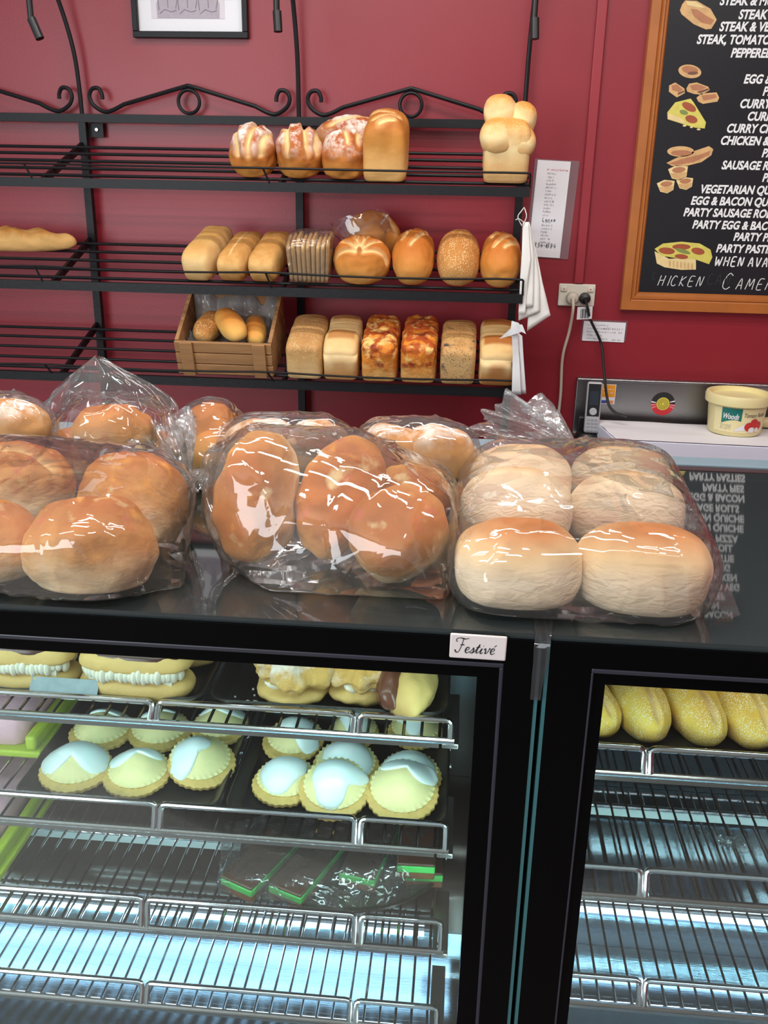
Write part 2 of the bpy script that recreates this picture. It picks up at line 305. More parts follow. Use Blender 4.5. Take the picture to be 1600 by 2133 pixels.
# breads
BR = dict(
 flour_cob=bread_mat('floured_cob_crust', srgb(206, 142, 70), srgb(188, 112, 48), srgb(166, 84, 36), .12, .8, .3, 20, flour=1.0),
 golden=bread_mat('golden_tin_crust', srgb(226, 176, 108), srgb(204, 140, 66), srgb(168, 98, 42), .25, 1.0, .28),
 sesame_pale=bread_mat('pale_seeded_crust', srgb(222, 178, 118), srgb(238, 214, 160), srgb(206, 142, 70), .25, .95, .25, seed=srgb(232, 200, 140), seed_scale=330),
 pale=bread_mat('pale_soft_crust', srgb(222, 182, 120), srgb(232, 198, 140), srgb(208, 158, 90), .2, 1.0, .3),
 rusk=bread_mat('ridged_roll_crust', srgb(206, 150, 84), srgb(222, 178, 112), srgb(196, 140, 74), .2, 1.0, .4, 40),
 vienna=bread_mat('vienna_crust', srgb(222, 164, 90), srgb(206, 134, 60), srgb(186, 108, 42), .15, .9, .25, 18),
 sesame=bread_mat('sesame_crust', srgb(216, 164, 98), srgb(196, 136, 72), srgb(180, 118, 58), .15, .95, .3, 26, seed=srgb(232, 202, 148), seed_scale=260, seed_amt=.34),
 sesame_tin=bread_mat('sesame_tin_crust', srgb(222, 184, 130), srgb(214, 170, 108), srgb(190, 140, 84), .2, 1.0, .3, 26, seed=srgb(236, 210, 160), seed_scale=300, seed_amt=.3),
 white_tin=bread_mat('white_tin_crust', srgb(216, 172, 112), srgb(236, 208, 156), srgb(222, 180, 116), .2, 1.0, .25, 22),
 cheese=bread_mat('cheese_bacon_crust', srgb(222, 170, 100), srgb(214, 130, 50), srgb(182, 84, 34), .15, .9, .5, 45, patch=((1.7, srgb(238, 200, 120)), (5.1, srgb(140, 56, 36)), (9.3, srgb(226, 140, 50))), patch_amt=.5, bump=.9),
 poppy=bread_mat('poppy_crust', srgb(214, 170, 112), srgb(222, 186, 130), srgb(200, 150, 90), .2, 1.0, .3, seed=srgb(58, 56, 60), seed_scale=280, seed_amt=.30, patch=((3.3, srgb(78, 74, 76)),), patch_amt=.1),
 long=bread_mat('long_roll_crust', srgb(236, 194, 116), srgb(228, 172, 88), srgb(198, 124, 52), .2, 1.0, .2, 16),
 bun=bread_mat('soft_bun_crust', srgb(240, 216, 180), srgb(232, 196, 144), srgb(200, 122, 52), .42, .98, .14, 16, wrinkle=1.3, bump=.45),
 bun_pale=bread_mat('pale_bun_crust', srgb(238, 216, 186), srgb(236, 208, 168), srgb(214, 160, 100), .5, 1.1, .12, 16, wrinkle=1.3, bump=.45),
 cb_roll=bread_mat('cheese_roll_crust', srgb(238, 214, 170), srgb(212, 152, 84), srgb(188, 110, 46), .05, .95, .34, 24, patch=((2.2, srgb(202, 108, 80)), (6.4, srgb(232, 160, 70)), (11.7, srgb(234, 202, 146))), patch_amt=.06, wrinkle=.3, bump=.9),
 dust=bread_mat('dusted_roll_crust', srgb(226, 176, 112), srgb(214, 156, 86), srgb(200, 132, 64), .1, .9, .3, 22, flour=1.0),
 baguette=bread_mat('baguette_crust', srgb(214, 168, 106), srgb(222, 174, 106), srgb(198, 136, 68), .2, 1.0, .45, 30, bump=.6),
 crumb=bread_mat('sliced_bread_crumb', srgb(232, 206, 158), srgb(230, 200, 148), srgb(214, 176, 116), .1, 1.2, .3, 60),
)
M['slice_crust'] = mat('slice_crust', srgb(176, 118, 62), .7, nscale=40, namt=.3)
M['pastry'] = mat('shortcrust_pastry', srgb(224, 212, 154), .6, nscale=40, namt=.10, bump=.12, bscale=120, sub=.1)
M['pastry_edge'] = mat('baked_pastry_edge', srgb(206, 172, 100), .65, nscale=50, namt=.14, bump=.2, bscale=160)
M['icing'] = mat('white_icing', srgb(222, 234, 234), .28, spec=.5, sub=.15)
M['choux'] = mat('choux_pastry', srgb(220, 188, 116), .6, nscale=45, namt=.22, bump=.4, bscale=70)
M['cream'] = mat('whipped_cream', srgb(240, 238, 220), .5, bump=.2, bscale=80, sub=.15)
M['custard'] = mat('custard', srgb(240, 220, 90), .4, sub=.1)
M['choc'] = mat('chocolate_icing', srgb(74, 42, 34), .22, nscale=30, namt=.1)
M['choc_milk'] = mat('milk_chocolate_icing', srgb(108, 66, 50), .22, nscale=30, namt=.1)
M['choc_slice'] = mat('chocolate_slice_top', srgb(82, 52, 44), .38, nscale=50, namt=.12)
M['mint'] = mat('mint_filling', srgb(76, 190, 92), .5, nscale=60, namt=.08)
M['biscuit'] = mat('chocolate_biscuit_base', srgb(112, 72, 46), .8, nscale=130, namt=.4, bump=.5, bscale=200)
M['pink'] = mat('pink_icing', srgb(226, 176, 188), .5, nscale=50, namt=.12, bump=.25, bscale=90)
M['lime'] = mat('lime_board', srgb(176, 194, 44), .45)
M['donut'] = bread_mat('sugared_donut', srgb(222, 170, 76), srgb(236, 200, 92), srgb(212, 156, 62), .2, 1.0, .35, 18, seed=srgb(244, 234, 214), seed_scale=620, seed_amt=.34, bump=.5)
M['sugar_puff'] = bread_mat('icing_sugar_choux', srgb(222, 186, 110), srgb(212, 170, 92), srgb(196, 150, 74), .1, 1.0, .5, 55, flour=1.0, bump=1.0, flo=(.05, .4))
M['green_tie'] = mat('green_twist_tie', srgb(24, 132, 62), .5)
M['gold_tie'] = mat('gold_twist_tie', srgb(200, 160, 80), .4)
# ================================================================ the room
WY = 2.80
def struct(name, o): o.name = name; return tag(o, kind='structure')
b = MB(); b.box((-3.2, WY, 0), (1.9, WY+.12, 2.8)); struct('wall_back', b.build('wall_back', M['wall']))
b = MB(); b.box((1.9, -3.0, 0), (2.02, WY+.12, 2.8)); struct('wall_right', b.build('wall_right', M['wall']))
b = MB(); b.box((-3.3, -3.0, -.1), (2.02, WY+.12, 0)); struct('floor', b.build('floor', M['floor']))
b = MB(); b.box((-3.3, -3.0, 2.8), (2.02, WY+.12, 2.9)); struct('ceiling', b.build('ceiling', M['ceiling']))
b = MB(); b.box((.309, WY-.012, 1.318), (.337, WY, 2.8))
struct('trim_1', bevel(b.build('trim_1', M['wall_trim']), .003))

# ================================================================ bread rack
UY = 2.765
rack = empty('bread_rack', 'black wrought iron bread rack with scrolls and three sloping wire shelves on the red wall', 'rack', (-.479, UY, .4))
def rk(o): o.parent = rack; o.matrix_parent_inverse = rack.matrix_basis.inverted(); return o
def under(o, p):
    o.parent = p; o.matrix_parent_inverse = p.matrix_world.inverted() if False else Matrix.Identity(4); return o
XU = [-1.709, -1.094, -.479, .137]
RZ = 1.738
for x in XU:
    b = MB(); b.box((x-.0105, UY-.01, .4), (x+.0105, UY+.012, RZ))
    rk(b.build('upright', M['iron']))
    if x < .1:
        b = MB(); b.box((x+.012, UY+.014, RZ-.05), (x+.052, UY+.022, RZ-.013)); fxp = rk(b.build('fixing_plate', M['iron']))
        b = MB(); b.tube([(x+.034, UY+.0135, RZ-.03), (x+.034, UY+.009, RZ-.03)], .0045, 12); q = b.build('screw', M['steel']); q.parent = fxp
b = MB(); b.box((-2.3, UY-.012, RZ-.012), (.150, UY+.008, RZ+.010)); rk(b.build('top_rail', M['iron']))
def scroll(x0, x1):
    b = MB(); z0 = RZ+.014; r = .0056; xm = (x0+x1)/2
    b.tube([(xm + .030*math.sin(a), UY, z0+.031-.030*math.cos(a)) for a in [2*PI*k/28 for k in range(28)]], r*.85, 8, closed=True)
    for s, xe in ((1, x0), (-1, x1)):
        pts = [(xm, z0+.072), (xe+s*.11, z0+.022), (xe+s*.075, z0+.006), (xe+s*.050, z0+.003), (xe+s*.022, z0+.020), (xe+s*.013, z0+.042), (xe+s*.022, z0+.060), (xe+s*.040, z0+.062), (xe+s*.049, z0+.048), (xe+s*.050, z0+.034)]
        sp = [Vector((pts[0][0], UY, pts[0][1]))] + [Vector((p.x, UY, p.y)) for p in spline(pts[1:], 6)]
        b.tube(sp, r, 8)
    return rk(b.build('scroll', M['iron']))
for i in range(3): scroll(XU[i]+.012, XU[i+1]-.012)
# goose-neck lamp arms that rise from the uprights
for x, dx, hp in ((-1.094, -.07, (70, 60)), (-.479, -.02, (580, 45)), (.137, .012, (1115, 60))):
    top = [(x, UY, RZ), (x+dx*.10, UY-.003, RZ+.16), (x+dx*.5, UY-.02, RZ+.30), (x+dx*.9, UY-.07, RZ+.42), (x+dx, UY-.2, RZ+.50)]
    h = at_y(hp[0], hp[1], UY-.33)
    top += [(h.x+.0, UY-.31, RZ+.47), (h.x-.004, UY-.33, h.z+.16), (h.x-.003, UY-.33, h.z+.02)]
    b = MB(); b.tube(spline(top, 8), .0062, 8)
    a = rk(b.build('lamp_arm', M['iron']))
    b = MB(); tx = .016 if x < -1 else 0
    b.tube([(h.x-.004, UY-.33, h.z+.07), (h.x-.004, UY-.33, h.z+.022)], .0075, 12)
    b.tube([(h.x-.003, UY-.33, h.z+.022), (h.x+tx, UY-.335, h.z-.022)], .0105, 16)
    o = b.build('lamp_head', M['black_plastic']); o.parent = a
# shelves
TILT = math.atan2(.099, .30); CT, ST = math.cos(TILT), math.sin(TILT)
FRONT_Y = 2.462
SHELF_Z = [1.577, 1.319, 1.074]
XL, XR = -1.75, .147
GRM = []
def on_shelf(k, x, s, h=0.0):
    """a point of shelf k: s metres up the slope from its front bar, h above the wires"""
    return Vector((x, FRONT_Y + s*CT - h*ST, SHELF_Z[k] + s*ST + h*CT))
GUARD = [.036, .042, .026]
for k in range(3):
    zf = SHELF_Z[k]
    sh = empty('shelf'); sh.parent = rack; sh.location = Vector((0, 0, 0)) - rack.location
    b = MB(); b.box((XL-.6, FRONT_Y-.010, zf-.020), (XR, FRONT_Y+.006, zf+.003)); o = b.build('front_bar', M['iron'], sh)
    b = MB()
    for s in (.03, .085, .145, .205, .262): b.tube([on_shelf(k, XL-.6, s), on_shelf(k, XR, s)], .0042, 8)
    b.build('shelf_wires', M['iron'], sh)
    for x in (-1.099, -.479, .139):
        b = MB(); p0 = on_shelf(k, x, .0, -.004); p1 = on_shelf(k, x, .312, -.004)
        up = Vector((0, -ST, CT)); e = Vector((.004, 0, 0)) if x < .1 else Vector((.004, 0, 0))
        b.prism([p0-e+up*.004, p0+e+up*.004, p0+e-up*.016, p0-e-up*.016], p1-p0)
        b.build('bracket', M['iron'], sh)
    # guard wire along the front, held on short posts, a little sagged
    gh = GUARD[k]; gy = FRONT_Y - .014
    xs = [XL-.6+(XR-.004-XL+.6)*i/40 for i in range(41)]
    def gz(x):
        t = abs(((x+1.131)/.615) % 1.0 - .5)*2
        return zf + gh - (.006 if k else .001)*(1-t*t) + (.002 if k == 2 else 0)
    b = MB(); b.tube([(x, gy-.004, gz(x)) for x in xs] + [(XR-.002, gy-.002, zf+gh-.004), (XR-.001, FRONT_Y-.006, zf)], .0027, 8)
    for x in (-1.131, -.516): b.tube([(x, gy-.004, zf+gh), (x+.015, FRONT_Y-.008, zf+.0)], .0026, 8)
    b.build('guard_wire', M['iron'], sh)

# ================================================================ bread builders
def sgnpow(v, e): return math.copysign(abs(v)**e, v)
def blob_mesh(name, W, L, H, e1=1.0, e2=1.0, flat=.35, amp=.004, freq=22, seed=0, NU=56, NV=30, feat=None, dome=0.0, cuts=(), toast=None):
    """closed loaf: a super-ellipsoid W x L x H whose foot is flattened, lumpy by noise; 'cuts' are slashes on the crown as (x0,y0,x1,y1,width,depth)"""
    vs = []; cutv = []; toastv = []
    sd = Vector((seed*3.1, seed*1.7, seed*.9))
    zb = -H*flat; zt = H*(1-flat)
    if e1 < .6:     # square-shouldered loaf: spread the rows over its flat faces
        nc = NV//3; cl = .93; pe = math.acos(cl**(1/e1))
        phs = [-math.acos((cl*k/nc)**(1/e1)) for k in range(nc)] + [-pe + 2*pe*k/(NV-2*nc) for k in range(NV-2*nc)] + [math.acos((cl*(1-k/nc))**(1/e1)) for k in range(nc+1)]
    else: phs = [-PI/2 + PI*j/NV for j in range(NV+1)]
    if e2 < .6:
        q4 = NU//8; half = [math.asin((.90*k/q4)**(1/e2)) for k in range(q4)]; quad = half + [PI/4 if k == 0 else PI/2 - half[q4-k] for k in range(q4)]
        ths = sorted(PI/2*q_ + t_ for q_ in range(4) for t_ in quad)
    else: ths = [2*PI*i/NU for i in range(NU)]
    NU = len(ths); NV = len(phs)-1
    for ph in phs:
        for th in ths:
            cx = sgnpow(math.cos(ph), e1)*sgnpow(math.cos(th), e2); cy = sgnpow(math.cos(ph), e1)*sgnpow(math.sin(th), e2); cz = sgnpow(math.sin(ph), e1)
            z = cz*zt if cz > 0 else max(cz*(-zb)*1.45, zb)
            if dome and cz > 0: z *= 1 + dome*(1-min(1, cx*cx))
            p = Vector((cx*W/2, cy*L/2, z))
            d = Vector((cx, cy, cz)); d = d.normalized() if d.length > 1e-6 else Vector((0, 0, 1))
            n = noise.noise(p*freq+sd)*amp + noise.noise(p*freq*2.7+sd)*amp*.4
            if cz < -.6: n *= .15
            p += d*n
            cv = 0.0; tv = 0.0
            if feat:
                r = feat(cx, cy, cz, p, d)
                if r is not None: p = r[0]; cv = max(cv, r[1]); tv = max(tv, r[2])
            if cz > .05:
                for (x0, y0, x1, y1, wd, dp) in cuts:
                    ax, ay = x1-x0, y1-y0; l2 = ax*ax+ay*ay
                    t = ((cx-x0)*ax+(cy-y0)*ay)/l2; tt = min(1, max(0, t))
                    ds = math.hypot(cx-x0-ax*tt, cy-y0-ay*tt)
                    g = math.exp(-(ds/wd)**2)
                    g2 = math.exp(-((ds-wd*1.6)/(wd*.7))**2)
                    p += d*(-dp*g + dp*.35*g2); cv = max(cv, g*1.1)
            vs.append(p); cutv.append(min(1, cv)); toastv.append(min(1, tv))
    for p in vs: p.z -= zb
    fs = []
    for j in range(NV):
        for i in range(NU):
            k = (i+1) % NU; fs.append((j*NU+i, j*NU+k, (j+1)*NU+k, (j+1)*NU+i))
    me = bpy.data.meshes.new(name); me.from_pydata(vs, [], fs); me.update()
    a = me.attributes.new('cut', 'FLOAT', 'POINT'); a.data.foreach_set('value', cutv)
    a = me.attributes.new('toast', 'FLOAT', 'POINT'); a.data.foreach_set('value', toastv)
    bm = bmesh.new(); bm.from_mesh(me); bmesh.ops.remove_doubles(bm, verts=bm.verts, dist=1e-5); bmesh.ops.recalc_face_normals(bm, faces=bm.faces); bm.to_mesh(me); bm.free()
    return me
def loaf(name, label, cat, m, W, L, H, loc, rot=(0, 0, 0), group=None, **kw):
    o = link(name, blob_mesh(name, W, L, H, **kw), m); o.location = loc; o.rotation_euler = rot
    return tag(o, label, cat, group)
def shelf_x(px, py, k, s): return at_y(px, py, FRONT_Y + s*CT).x

# ---- top shelf
def put(name, label, cat, m, k, px, W, L, H, s=None, rz=0.0, group=None, lift=.0075, tx=0, **kw):
    s = (L/2+.004 if s is None else s)
    py = (330, 555, 735)[k]
    p = on_shelf(k, shelf_x(px, py, k, s), s, lift)
    return loaf(name, label, cat, m, W, L, H, p, (TILT+tx, 0, rz), group, **kw)
X4 = ((-.7, .2, -.1, -.9, .10, .006), (.0, .7, .1, -.8, .13, .010), (.35, .6, .75, -.5, .09, .005))
fc = 'floured bread loaves on the top rack shelf'
put('cob_loaf', 'floured cob loaf, leftmost loaf on the top rack shelf', 'bread', BR['flour_cob'], 0, 531, .116, .125, .115, seed=1, amp=.006, e1=.9, flat=.42, NU=80, NV=44, cuts=((-.5, -.9, -.75, .7, .11, .005), (.0, -.9, .30, .9, .13, .011), (.5, -.9, .9, .2, .1, .005)), group=fc)
put('cob_loaf', 'floured cob loaf second from left on the top rack shelf', 'bread', BR['flour_cob'], 0, 627, .116, .125, .114, seed=2, amp=.006, e1=.9, flat=.42, NU=80, NV=44, cuts=((-.35, -.85, -.6, .8, .11, .007), (.1, .95, .45, -.75, .12, .010), (.8, -.5, .8, .4, .1, .005)), group=fc)
put('cob_loaf', 'floured cob loaf between another cob and the tall brown tin loaf', 'bread', BR['flour_cob'], 0, 717, .116, .120, .110, seed=3, amp=.006, e1=.9, flat=.42, rz=.2, NU=80, NV=44, cuts=((-.25, .95, .05, -.7, .11, .007), (.7, .7, .5, -.6, .1, .005)), group=fc)
put('vienna_loaf', 'long floured vienna loaf lying crossways behind the floured cobs', 'bread', BR['flour_cob'], 0, 735, .20, .10, .088, s=.235, seed=4, amp=.004, e2=.8, lift=.014, NU=80, NV=40, cuts=((-.5, -.5, .6, .3, .12, .005),), group=fc)
def hightop(cx, cy, cz, p, d):
    t = 0.0
    if cz > .2: p = p + Vector((0, 0, .014*math.cos(cy*PI*1.6)))
    return p, 0.0, 0.0
put('tin_loaf', 'tall brown high-top tin loaf right of the floured cobs', 'bread', BR['golden'], 0, 806, .108, .150, .128, e1=.42, e2=.30, flat=.5, amp=.003, seed=5, dome=.25, NU=80, NV=44, cuts=((-.6, .3, .3, .1, .10, .006), (-.5, -.5, .6, -.1, .10, .006), (-.2, -.75, .4, -.55, .12, .007)))
# plaited sesame tin loaf: a tin foot under four bulging knots
t6 = on_shelf(0, shelf_x(1054, 330, 0, .06), .065, .0075)
t6r = loaf('plaited_tin_loaf', 'very tall plaited sesame tin loaf standing alone at the right end of the top shelf', 'bread', BR['sesame_pale'], .112, .110, .136, t6, (TILT, 0, 0), e1=.45, e2=.3, flat=.5, amp=.003, seed=6, dome=.1)
for i, (x, y, z, ww, ll, hh, ry) in enumerate(((-.018, -.016, .117, .084, .088, .072, -.20), (.029, -.014, .106, .064, .084, .064, .22), (-.016, .024, .158, .080, .072, .076, -.15), (.026, .022, .145, .068, .070, .072, .22))):
    kn = link('plait_knot', blob_mesh('plait_knot', ww, ll, hh, amp=.003, seed=20+i, NU=44, NV=24, e1=.85, e2=.85), BR['sesame_pale'], t6r); kn.location = (x, y, z-.044); kn.rotation_euler = (.1, ry, .2 if x > 0 else -.15)

# ---- middle shelf
bz = loaf('baguette', 'long pale baguette lying at the left end of the middle rack shelf', 'bread', BR['baguette'], .58, .066, .056, on_shelf(1, at_y(162, 495, 2.66).x-.29, .205, .005), (TILT, 0, 0), amp=.004, freq=30, e1=.8, e2=.7, seed=9, NU=90, NV=24,
          feat=lambda cx, cy, cz, p, d: (p + Vector((0, 0, .006*math.sin(cx*21+cy*2.5))) if cz > 0 else p, 0, 0))
def ridged(cx, cy, cz, p, d):
    return p + d*(.0012*math.sin(p.y*700)), 0, (.35 if abs(cx) < .1 and cz > 0 else 0)*0
tb = 'tube shaped loaves on the middle rack shelf'
put('tube_loaf', 'smooth tube loaf pulled furthest left, with a pale squared end, beside two ridged tube loaves', 'bread', BR['pale'], 1, 440, .080, .225, .084, e1=.62, e2=.32, flat=.48, amp=.002, seed=10, rz=-.12, group=tb)
put('tube_loaf', 'ridged tube loaf with a seam along its top, middle of the three tube loaves', 'bread', BR['rusk'], 1, 506, .076, .215, .076, e1=.75, e2=.32, flat=.5, amp=.002, seed=11, rz=-.10, NV=36, cuts=((0, -.7, 0, .95, .05, .001),), group=tb)
put('tube_loaf', 'ridged brown tube loaf next to the bag of sliced bread', 'bread', BR['rusk'], 1, 568, .078, .215, .078, e1=.75, e2=.32, flat=.5, amp=.002, seed=12, rz=-.08, NV=36, group=tb)
# sliced bread in its bag
p0 = on_shelf(1, shelf_x(648, 560, 1, .05), .064, .012)
for i in range(9):
    o = link('bread_slice', blob_mesh('bread_slice', .0100, .092, .100+.004*(i % 3), e1=.35, e2=.3, flat=.5, amp=.0008, seed=30+i, NU=28, NV=16, feat=lambda cx, cy, cz, p, d: (p, 0, .45 if (abs(cy) > .93 or cz > .93) else 0)), BR['crumb'])
    o.location = p0 + Vector((-.047 + .0118*i, 0, 0)); o.rotation_euler = (TILT+.03*math.sin(i*2), -.05+.015*i, 0)
    tag(o, ('leftmost slice' if i == 0 else 'rightmost slice' if i == 8 else 'inner slice') + ' of brown bread standing in the clear bag between tube loaf and cob', 'bread slice', 'bread slices standing in the clear bag')
put('cob_loaf', 'large golden cob cut like a flower, half covered by a loaf behind', 'bread', BR['vienna'], 1, 755, .150, .145, .105, e1=.9, flat=.4, seed=13, NU=110, NV=56, amp=.004,
    cuts=((-.12, -.72, -.88, -.42, .06, .008), (-.10, -.62, -.66, .0, .06, .008), (-.04, -.55, -.26, .35, .06, .008), (.04, -.55, .22, .36, .06, .008), (.10, -.62, .62, .02, .06, .008), (.12, -.72, .88, -.42, .06, .008)))
put('vienna_loaf', 'vienna loaf half slid out of a clear bag behind the flower-cut cob', 'bread', BR['vienna'], 1, 772, .100, .16, .10, s=.232, lift=.020, seed=14, rz=1.2, cuts=((-.3, -.7, .3, .6, .12, .005),))
put('vienna_loaf', 'golden vienna loaf with two slashes, between the flower-cut cob and the sesame loaf', 'bread', BR['vienna'], 1, 862, .110, .195, .108, e1=.9, e2=.85, flat=.4, seed=15, NU=90, NV=46, cuts=((-.5, -.2, .1, .9, .07, .005), (-.1, -.5, .7, .55, .08, .006)))
put('vienna_loaf', 'sesame coated vienna loaf between two plain viennas', 'bread', BR['sesame'], 1, 955, .112, .205, .108, e1=.9, e2=.85, flat=.4, seed=16)
put('vienna_loaf', 'golden vienna loaf at the right end of the middle shelf, beside the hanging paper bags', 'bread', BR['vienna'], 1, 1042, .106, .190, .106, e1=.9, e2=.85, flat=.4, seed=17, NU=90, NV=46, cuts=((-.5, .1, .2, .9, .08, .006), (-.4, -.4, .7, .5, .08, .007), (.1, -.5, .9, .1, .07, .005)))

# ---- bottom shelf
def arch(cx, cy, cz): return .75*min(1, max(0, ((.18-.55*cx*cx)-cz)/.15)) if cy < -.90 and abs(cx) < .86 else 0
def humps(cx, cy, cz, p, d):
    t = arch(cx, cy, cz)*.55
    if cz > .45:
        q = math.cos((cy+.30)*PI*1.75); p = p + Vector((0, 0, .006*q)); t = max(t, min(1, max(0, q*2.2))*min(1, max(0, (.86-abs(cx))*6))*.70)
    return p, 0, t
def humps2(cx, cy, cz, p, d):
    t = arch(cx, cy, cz)
    if cz > .45:
        q = math.cos((cy+.38)*PI*1.75); p = p + Vector((0, 0, .006*q)); t = max(t, min(1, max(0, q*2.2))*min(1, max(0, (.90-abs(cx))*6))*.95)
    return p, 0, t
def ragged(cx, cy, cz, p, d):
    return p + d*(noise.noise(p*70)*.005 if cz > -.1 else 0), 0, 0
tl = dict(e1=.30, e2=.26, flat=.5, dome=.12, NU=96, NV=60)
put('tin_loaf', 'sesame topped square tin loaf next to the wooden crate', 'bread', BR['sesame_tin'], 2, 645, .098, .195, .098, amp=.002, seed=18, **tl)
put('tin_loaf', 'pale double-hump white tin loaf between the sesame loaf and a cheese loaf', 'bread', BR['white_tin'], 2, 718, .093, .19, .096, amp=.002, seed=19, feat=humps, **tl)
put('tin_loaf', 'cheese and bacon topped tin loaf next to the pale double-hump loaf', 'bread', BR['cheese'], 2, 796, .095, .20, .100, amp=.003, seed=20, feat=ragged, **{**tl, 'NU': 112, 'NV': 60})
put('tin_loaf', 'cheese and bacon topped tin loaf next to the poppy seed loaf', 'bread', BR['cheese'], 2, 875, .095, .20, .101, amp=.003, seed=21, feat=ragged, **{**tl, 'NU': 112, 'NV': 60})
put('tin_loaf', 'tin loaf darkened with poppy seeds', 'bread', BR['poppy'], 2, 955, .093, .19, .098, amp=.002, seed=22, **tl)
put('tin_loaf', 'toasted double-hump tin loaf at the right end of the bottom shelf', 'bread', BR['white_tin'], 2, 1035, .095, .19, .098, amp=.002, seed=23, feat=humps2, **tl)
# crate with long rolls
cp = on_shelf(2, shelf_x(487, 720, 2, .11), .112, .006)
crate = empty('wooden_crate', 'slatted wooden crate holding long rolls on the bottom rack shelf', 'crate', cp, (TILT, 0, 0))
CW, CD, CH = .262, .205, .098
for nm, lo, hi, n in (('front_panel', (-CW/2, -CD/2, 0), (CW/2, -CD/2+.01, CH), 3), ('back_panel', (-CW/2, CD/2-.01, 0), (CW/2, CD/2, CH+.055), 4), ):
    b = MB()
    for i in range(n):
        z0 = lo[2]+(hi[2]-lo[2])*i/n; b.box((lo[0], lo[1], z0+.0015), (hi[0], hi[1], z0+(hi[2]-lo[2])/n-.0015))
    bevel(b.build(nm, M['crate'], crate), .0015)
for sx in (-1, 1):
    b = MB()
    for i in range(3):
        z0 = i*CH/3
        x0, x1 = (sx*(CW/2-.01), sx*CW/2) if sx > 0 else (-CW/2, -CW/2+.01)
        zt0, zt1 = z0+.0015, z0+CH/3-.0015
        b.prism([(x0, -CD/2+.011, zt0), (x1, -CD/2+.011, zt0), (x1, -CD/2+.011, zt1), (x0, -CD/2+.011, zt1)], (0, CD-.022, 0))
    b.prism([(sx*(CW/2-.010), -CD/2+.011, CH), (sx*(CW/2-.010), CD/2-.011, CH), (sx*(CW/2-.010), CD/2-.011, CH+.053)], (sx*.010, 0, 0))
    b.build('side_panel', M['crate'], crate)
for x in (-.098, .098):
    b = MB(); b.box((x-.017, -CD/2-.009, 0), (x+.017, -CD/2-.0005, CH+.001)); bevel(b.build('corner_batten', M['crate'], crate), .0015)
b = MB(); b.box((-CW/2+.011, -CD/2+.011, 0), (CW/2-.011, CD/2-.011, .008)); b.build('crate_base', M['crate'], crate)
mc = Matrix.Translation(cp) @ Matrix.Rotation(TILT, 4, 'X')
def in_crate(nm, lab, m, W, L, H, loc, rot, seed):
    o = link(nm, blob_mesh(nm, W, L, H, e1=.95, e2=.8, amp=.002, seed=seed, flat=.4), m)
    o.matrix_world = mc @ Matrix.Translation(loc) @ Euler(rot).to_matrix().to_4x4(); return tag(o, lab, 'bread roll', 'long bread rolls in the wooden crate')
def liner():
    P = []
    for i in range(25):
        row = []
        for j in range(21):
            u = i/24*2-1; v = j/20*2-1
            e = max(abs(u), abs(v)); z = .045 + noise.noise(Vector((u*3, v*3, 2)))*.010
            if e > .9: z += (e-.9)*.20*(1.1+noise.noise(Vector((u*4, v*4, 7)))*2) + (.75*(e-.9) if v > .9 else 0)
            if v < -.8: z = min(z, CH-.012)
            row.append((u*(CW/2-.013), v*(CD/2-.013), z))
        P.append(row)
    b = MB(); b.grid(P); o = b.build('crate_liner', M['film_white'], None, auto=None); o.matrix_world = mc
    md = o.modifiers.new('thick', 'SOLIDIFY'); md.thickness = .0006
    tag(o, 'crumpled translucent bag lining the wooden crate under the long rolls', 'plastic liner')
liner()
in_crate('bread_roll', 'smooth long roll lying diagonally on top in the middle of the crate', BR['long'], .068, .150, .060, (.006, -.016, .084), (0, 0, .55), 41)
in_crate('bread_roll', 'golden long roll leaning at the right inside the crate', BR['long'], .058, .132, .054, (.068, .004, .060), (0, 0, .22), 42)
in_crate('bread_roll', 'darker seeded roll at the left inside the crate', BR['sesame'], .066, .12, .062, (-.064, .012, .060), (0, 0, -.2), 43)
# ================================================================ things on the wall
def wp(px, py): return at_y(px, py, WY)
def text_mesh(body, size, shear=0.0, offset=0.0, spacing=1.0):
    c = bpy.data.curves.new('text', 'FONT'); c.body = body; c.size = size; c.shear = shear; c.offset = offset; c.space_character = spacing; c.resolution_u = 4
    o = bpy.data.objects.new('text', c); COL.objects.link(o)
    dg = bpy.context.evaluated_depsgraph_get(); me = bpy.data.meshes.new_from_object(o.evaluated_get(dg))
    bpy.data.objects.remove(o); bpy.data.curves.remove(c)
    vs = [v.co.copy() for v in me.vertices]; fs = [tuple(p.vertices) for p in me.polygons]; bpy.data.meshes.remove(me)
    return vs, fs
def put_text(mb, body, x, y, z, size, sx=1.0, shear=0.0, offset=0.0, rot=0.0, spacing=1.0, width=None, center=False):
    """lettering standing upright in a plane that faces the customer (-y)"""
    vs, fs = text_mesh(body, size, shear, offset, spacing)
    x0 = min(v.x for v in vs); x1 = max(v.x for v in vs)
    if width: sx = width/(x1-x0)
    cs, sn = math.cos(rot), math.sin(rot); out = []
    for v in vs:
        a = (v.x-x0)*sx - ((x1-x0)*sx/2 if center else 0); c = v.y
        out.append((x + a*cs - c*sn, y, z + a*sn + c*cs))
    mb.add(out, fs)

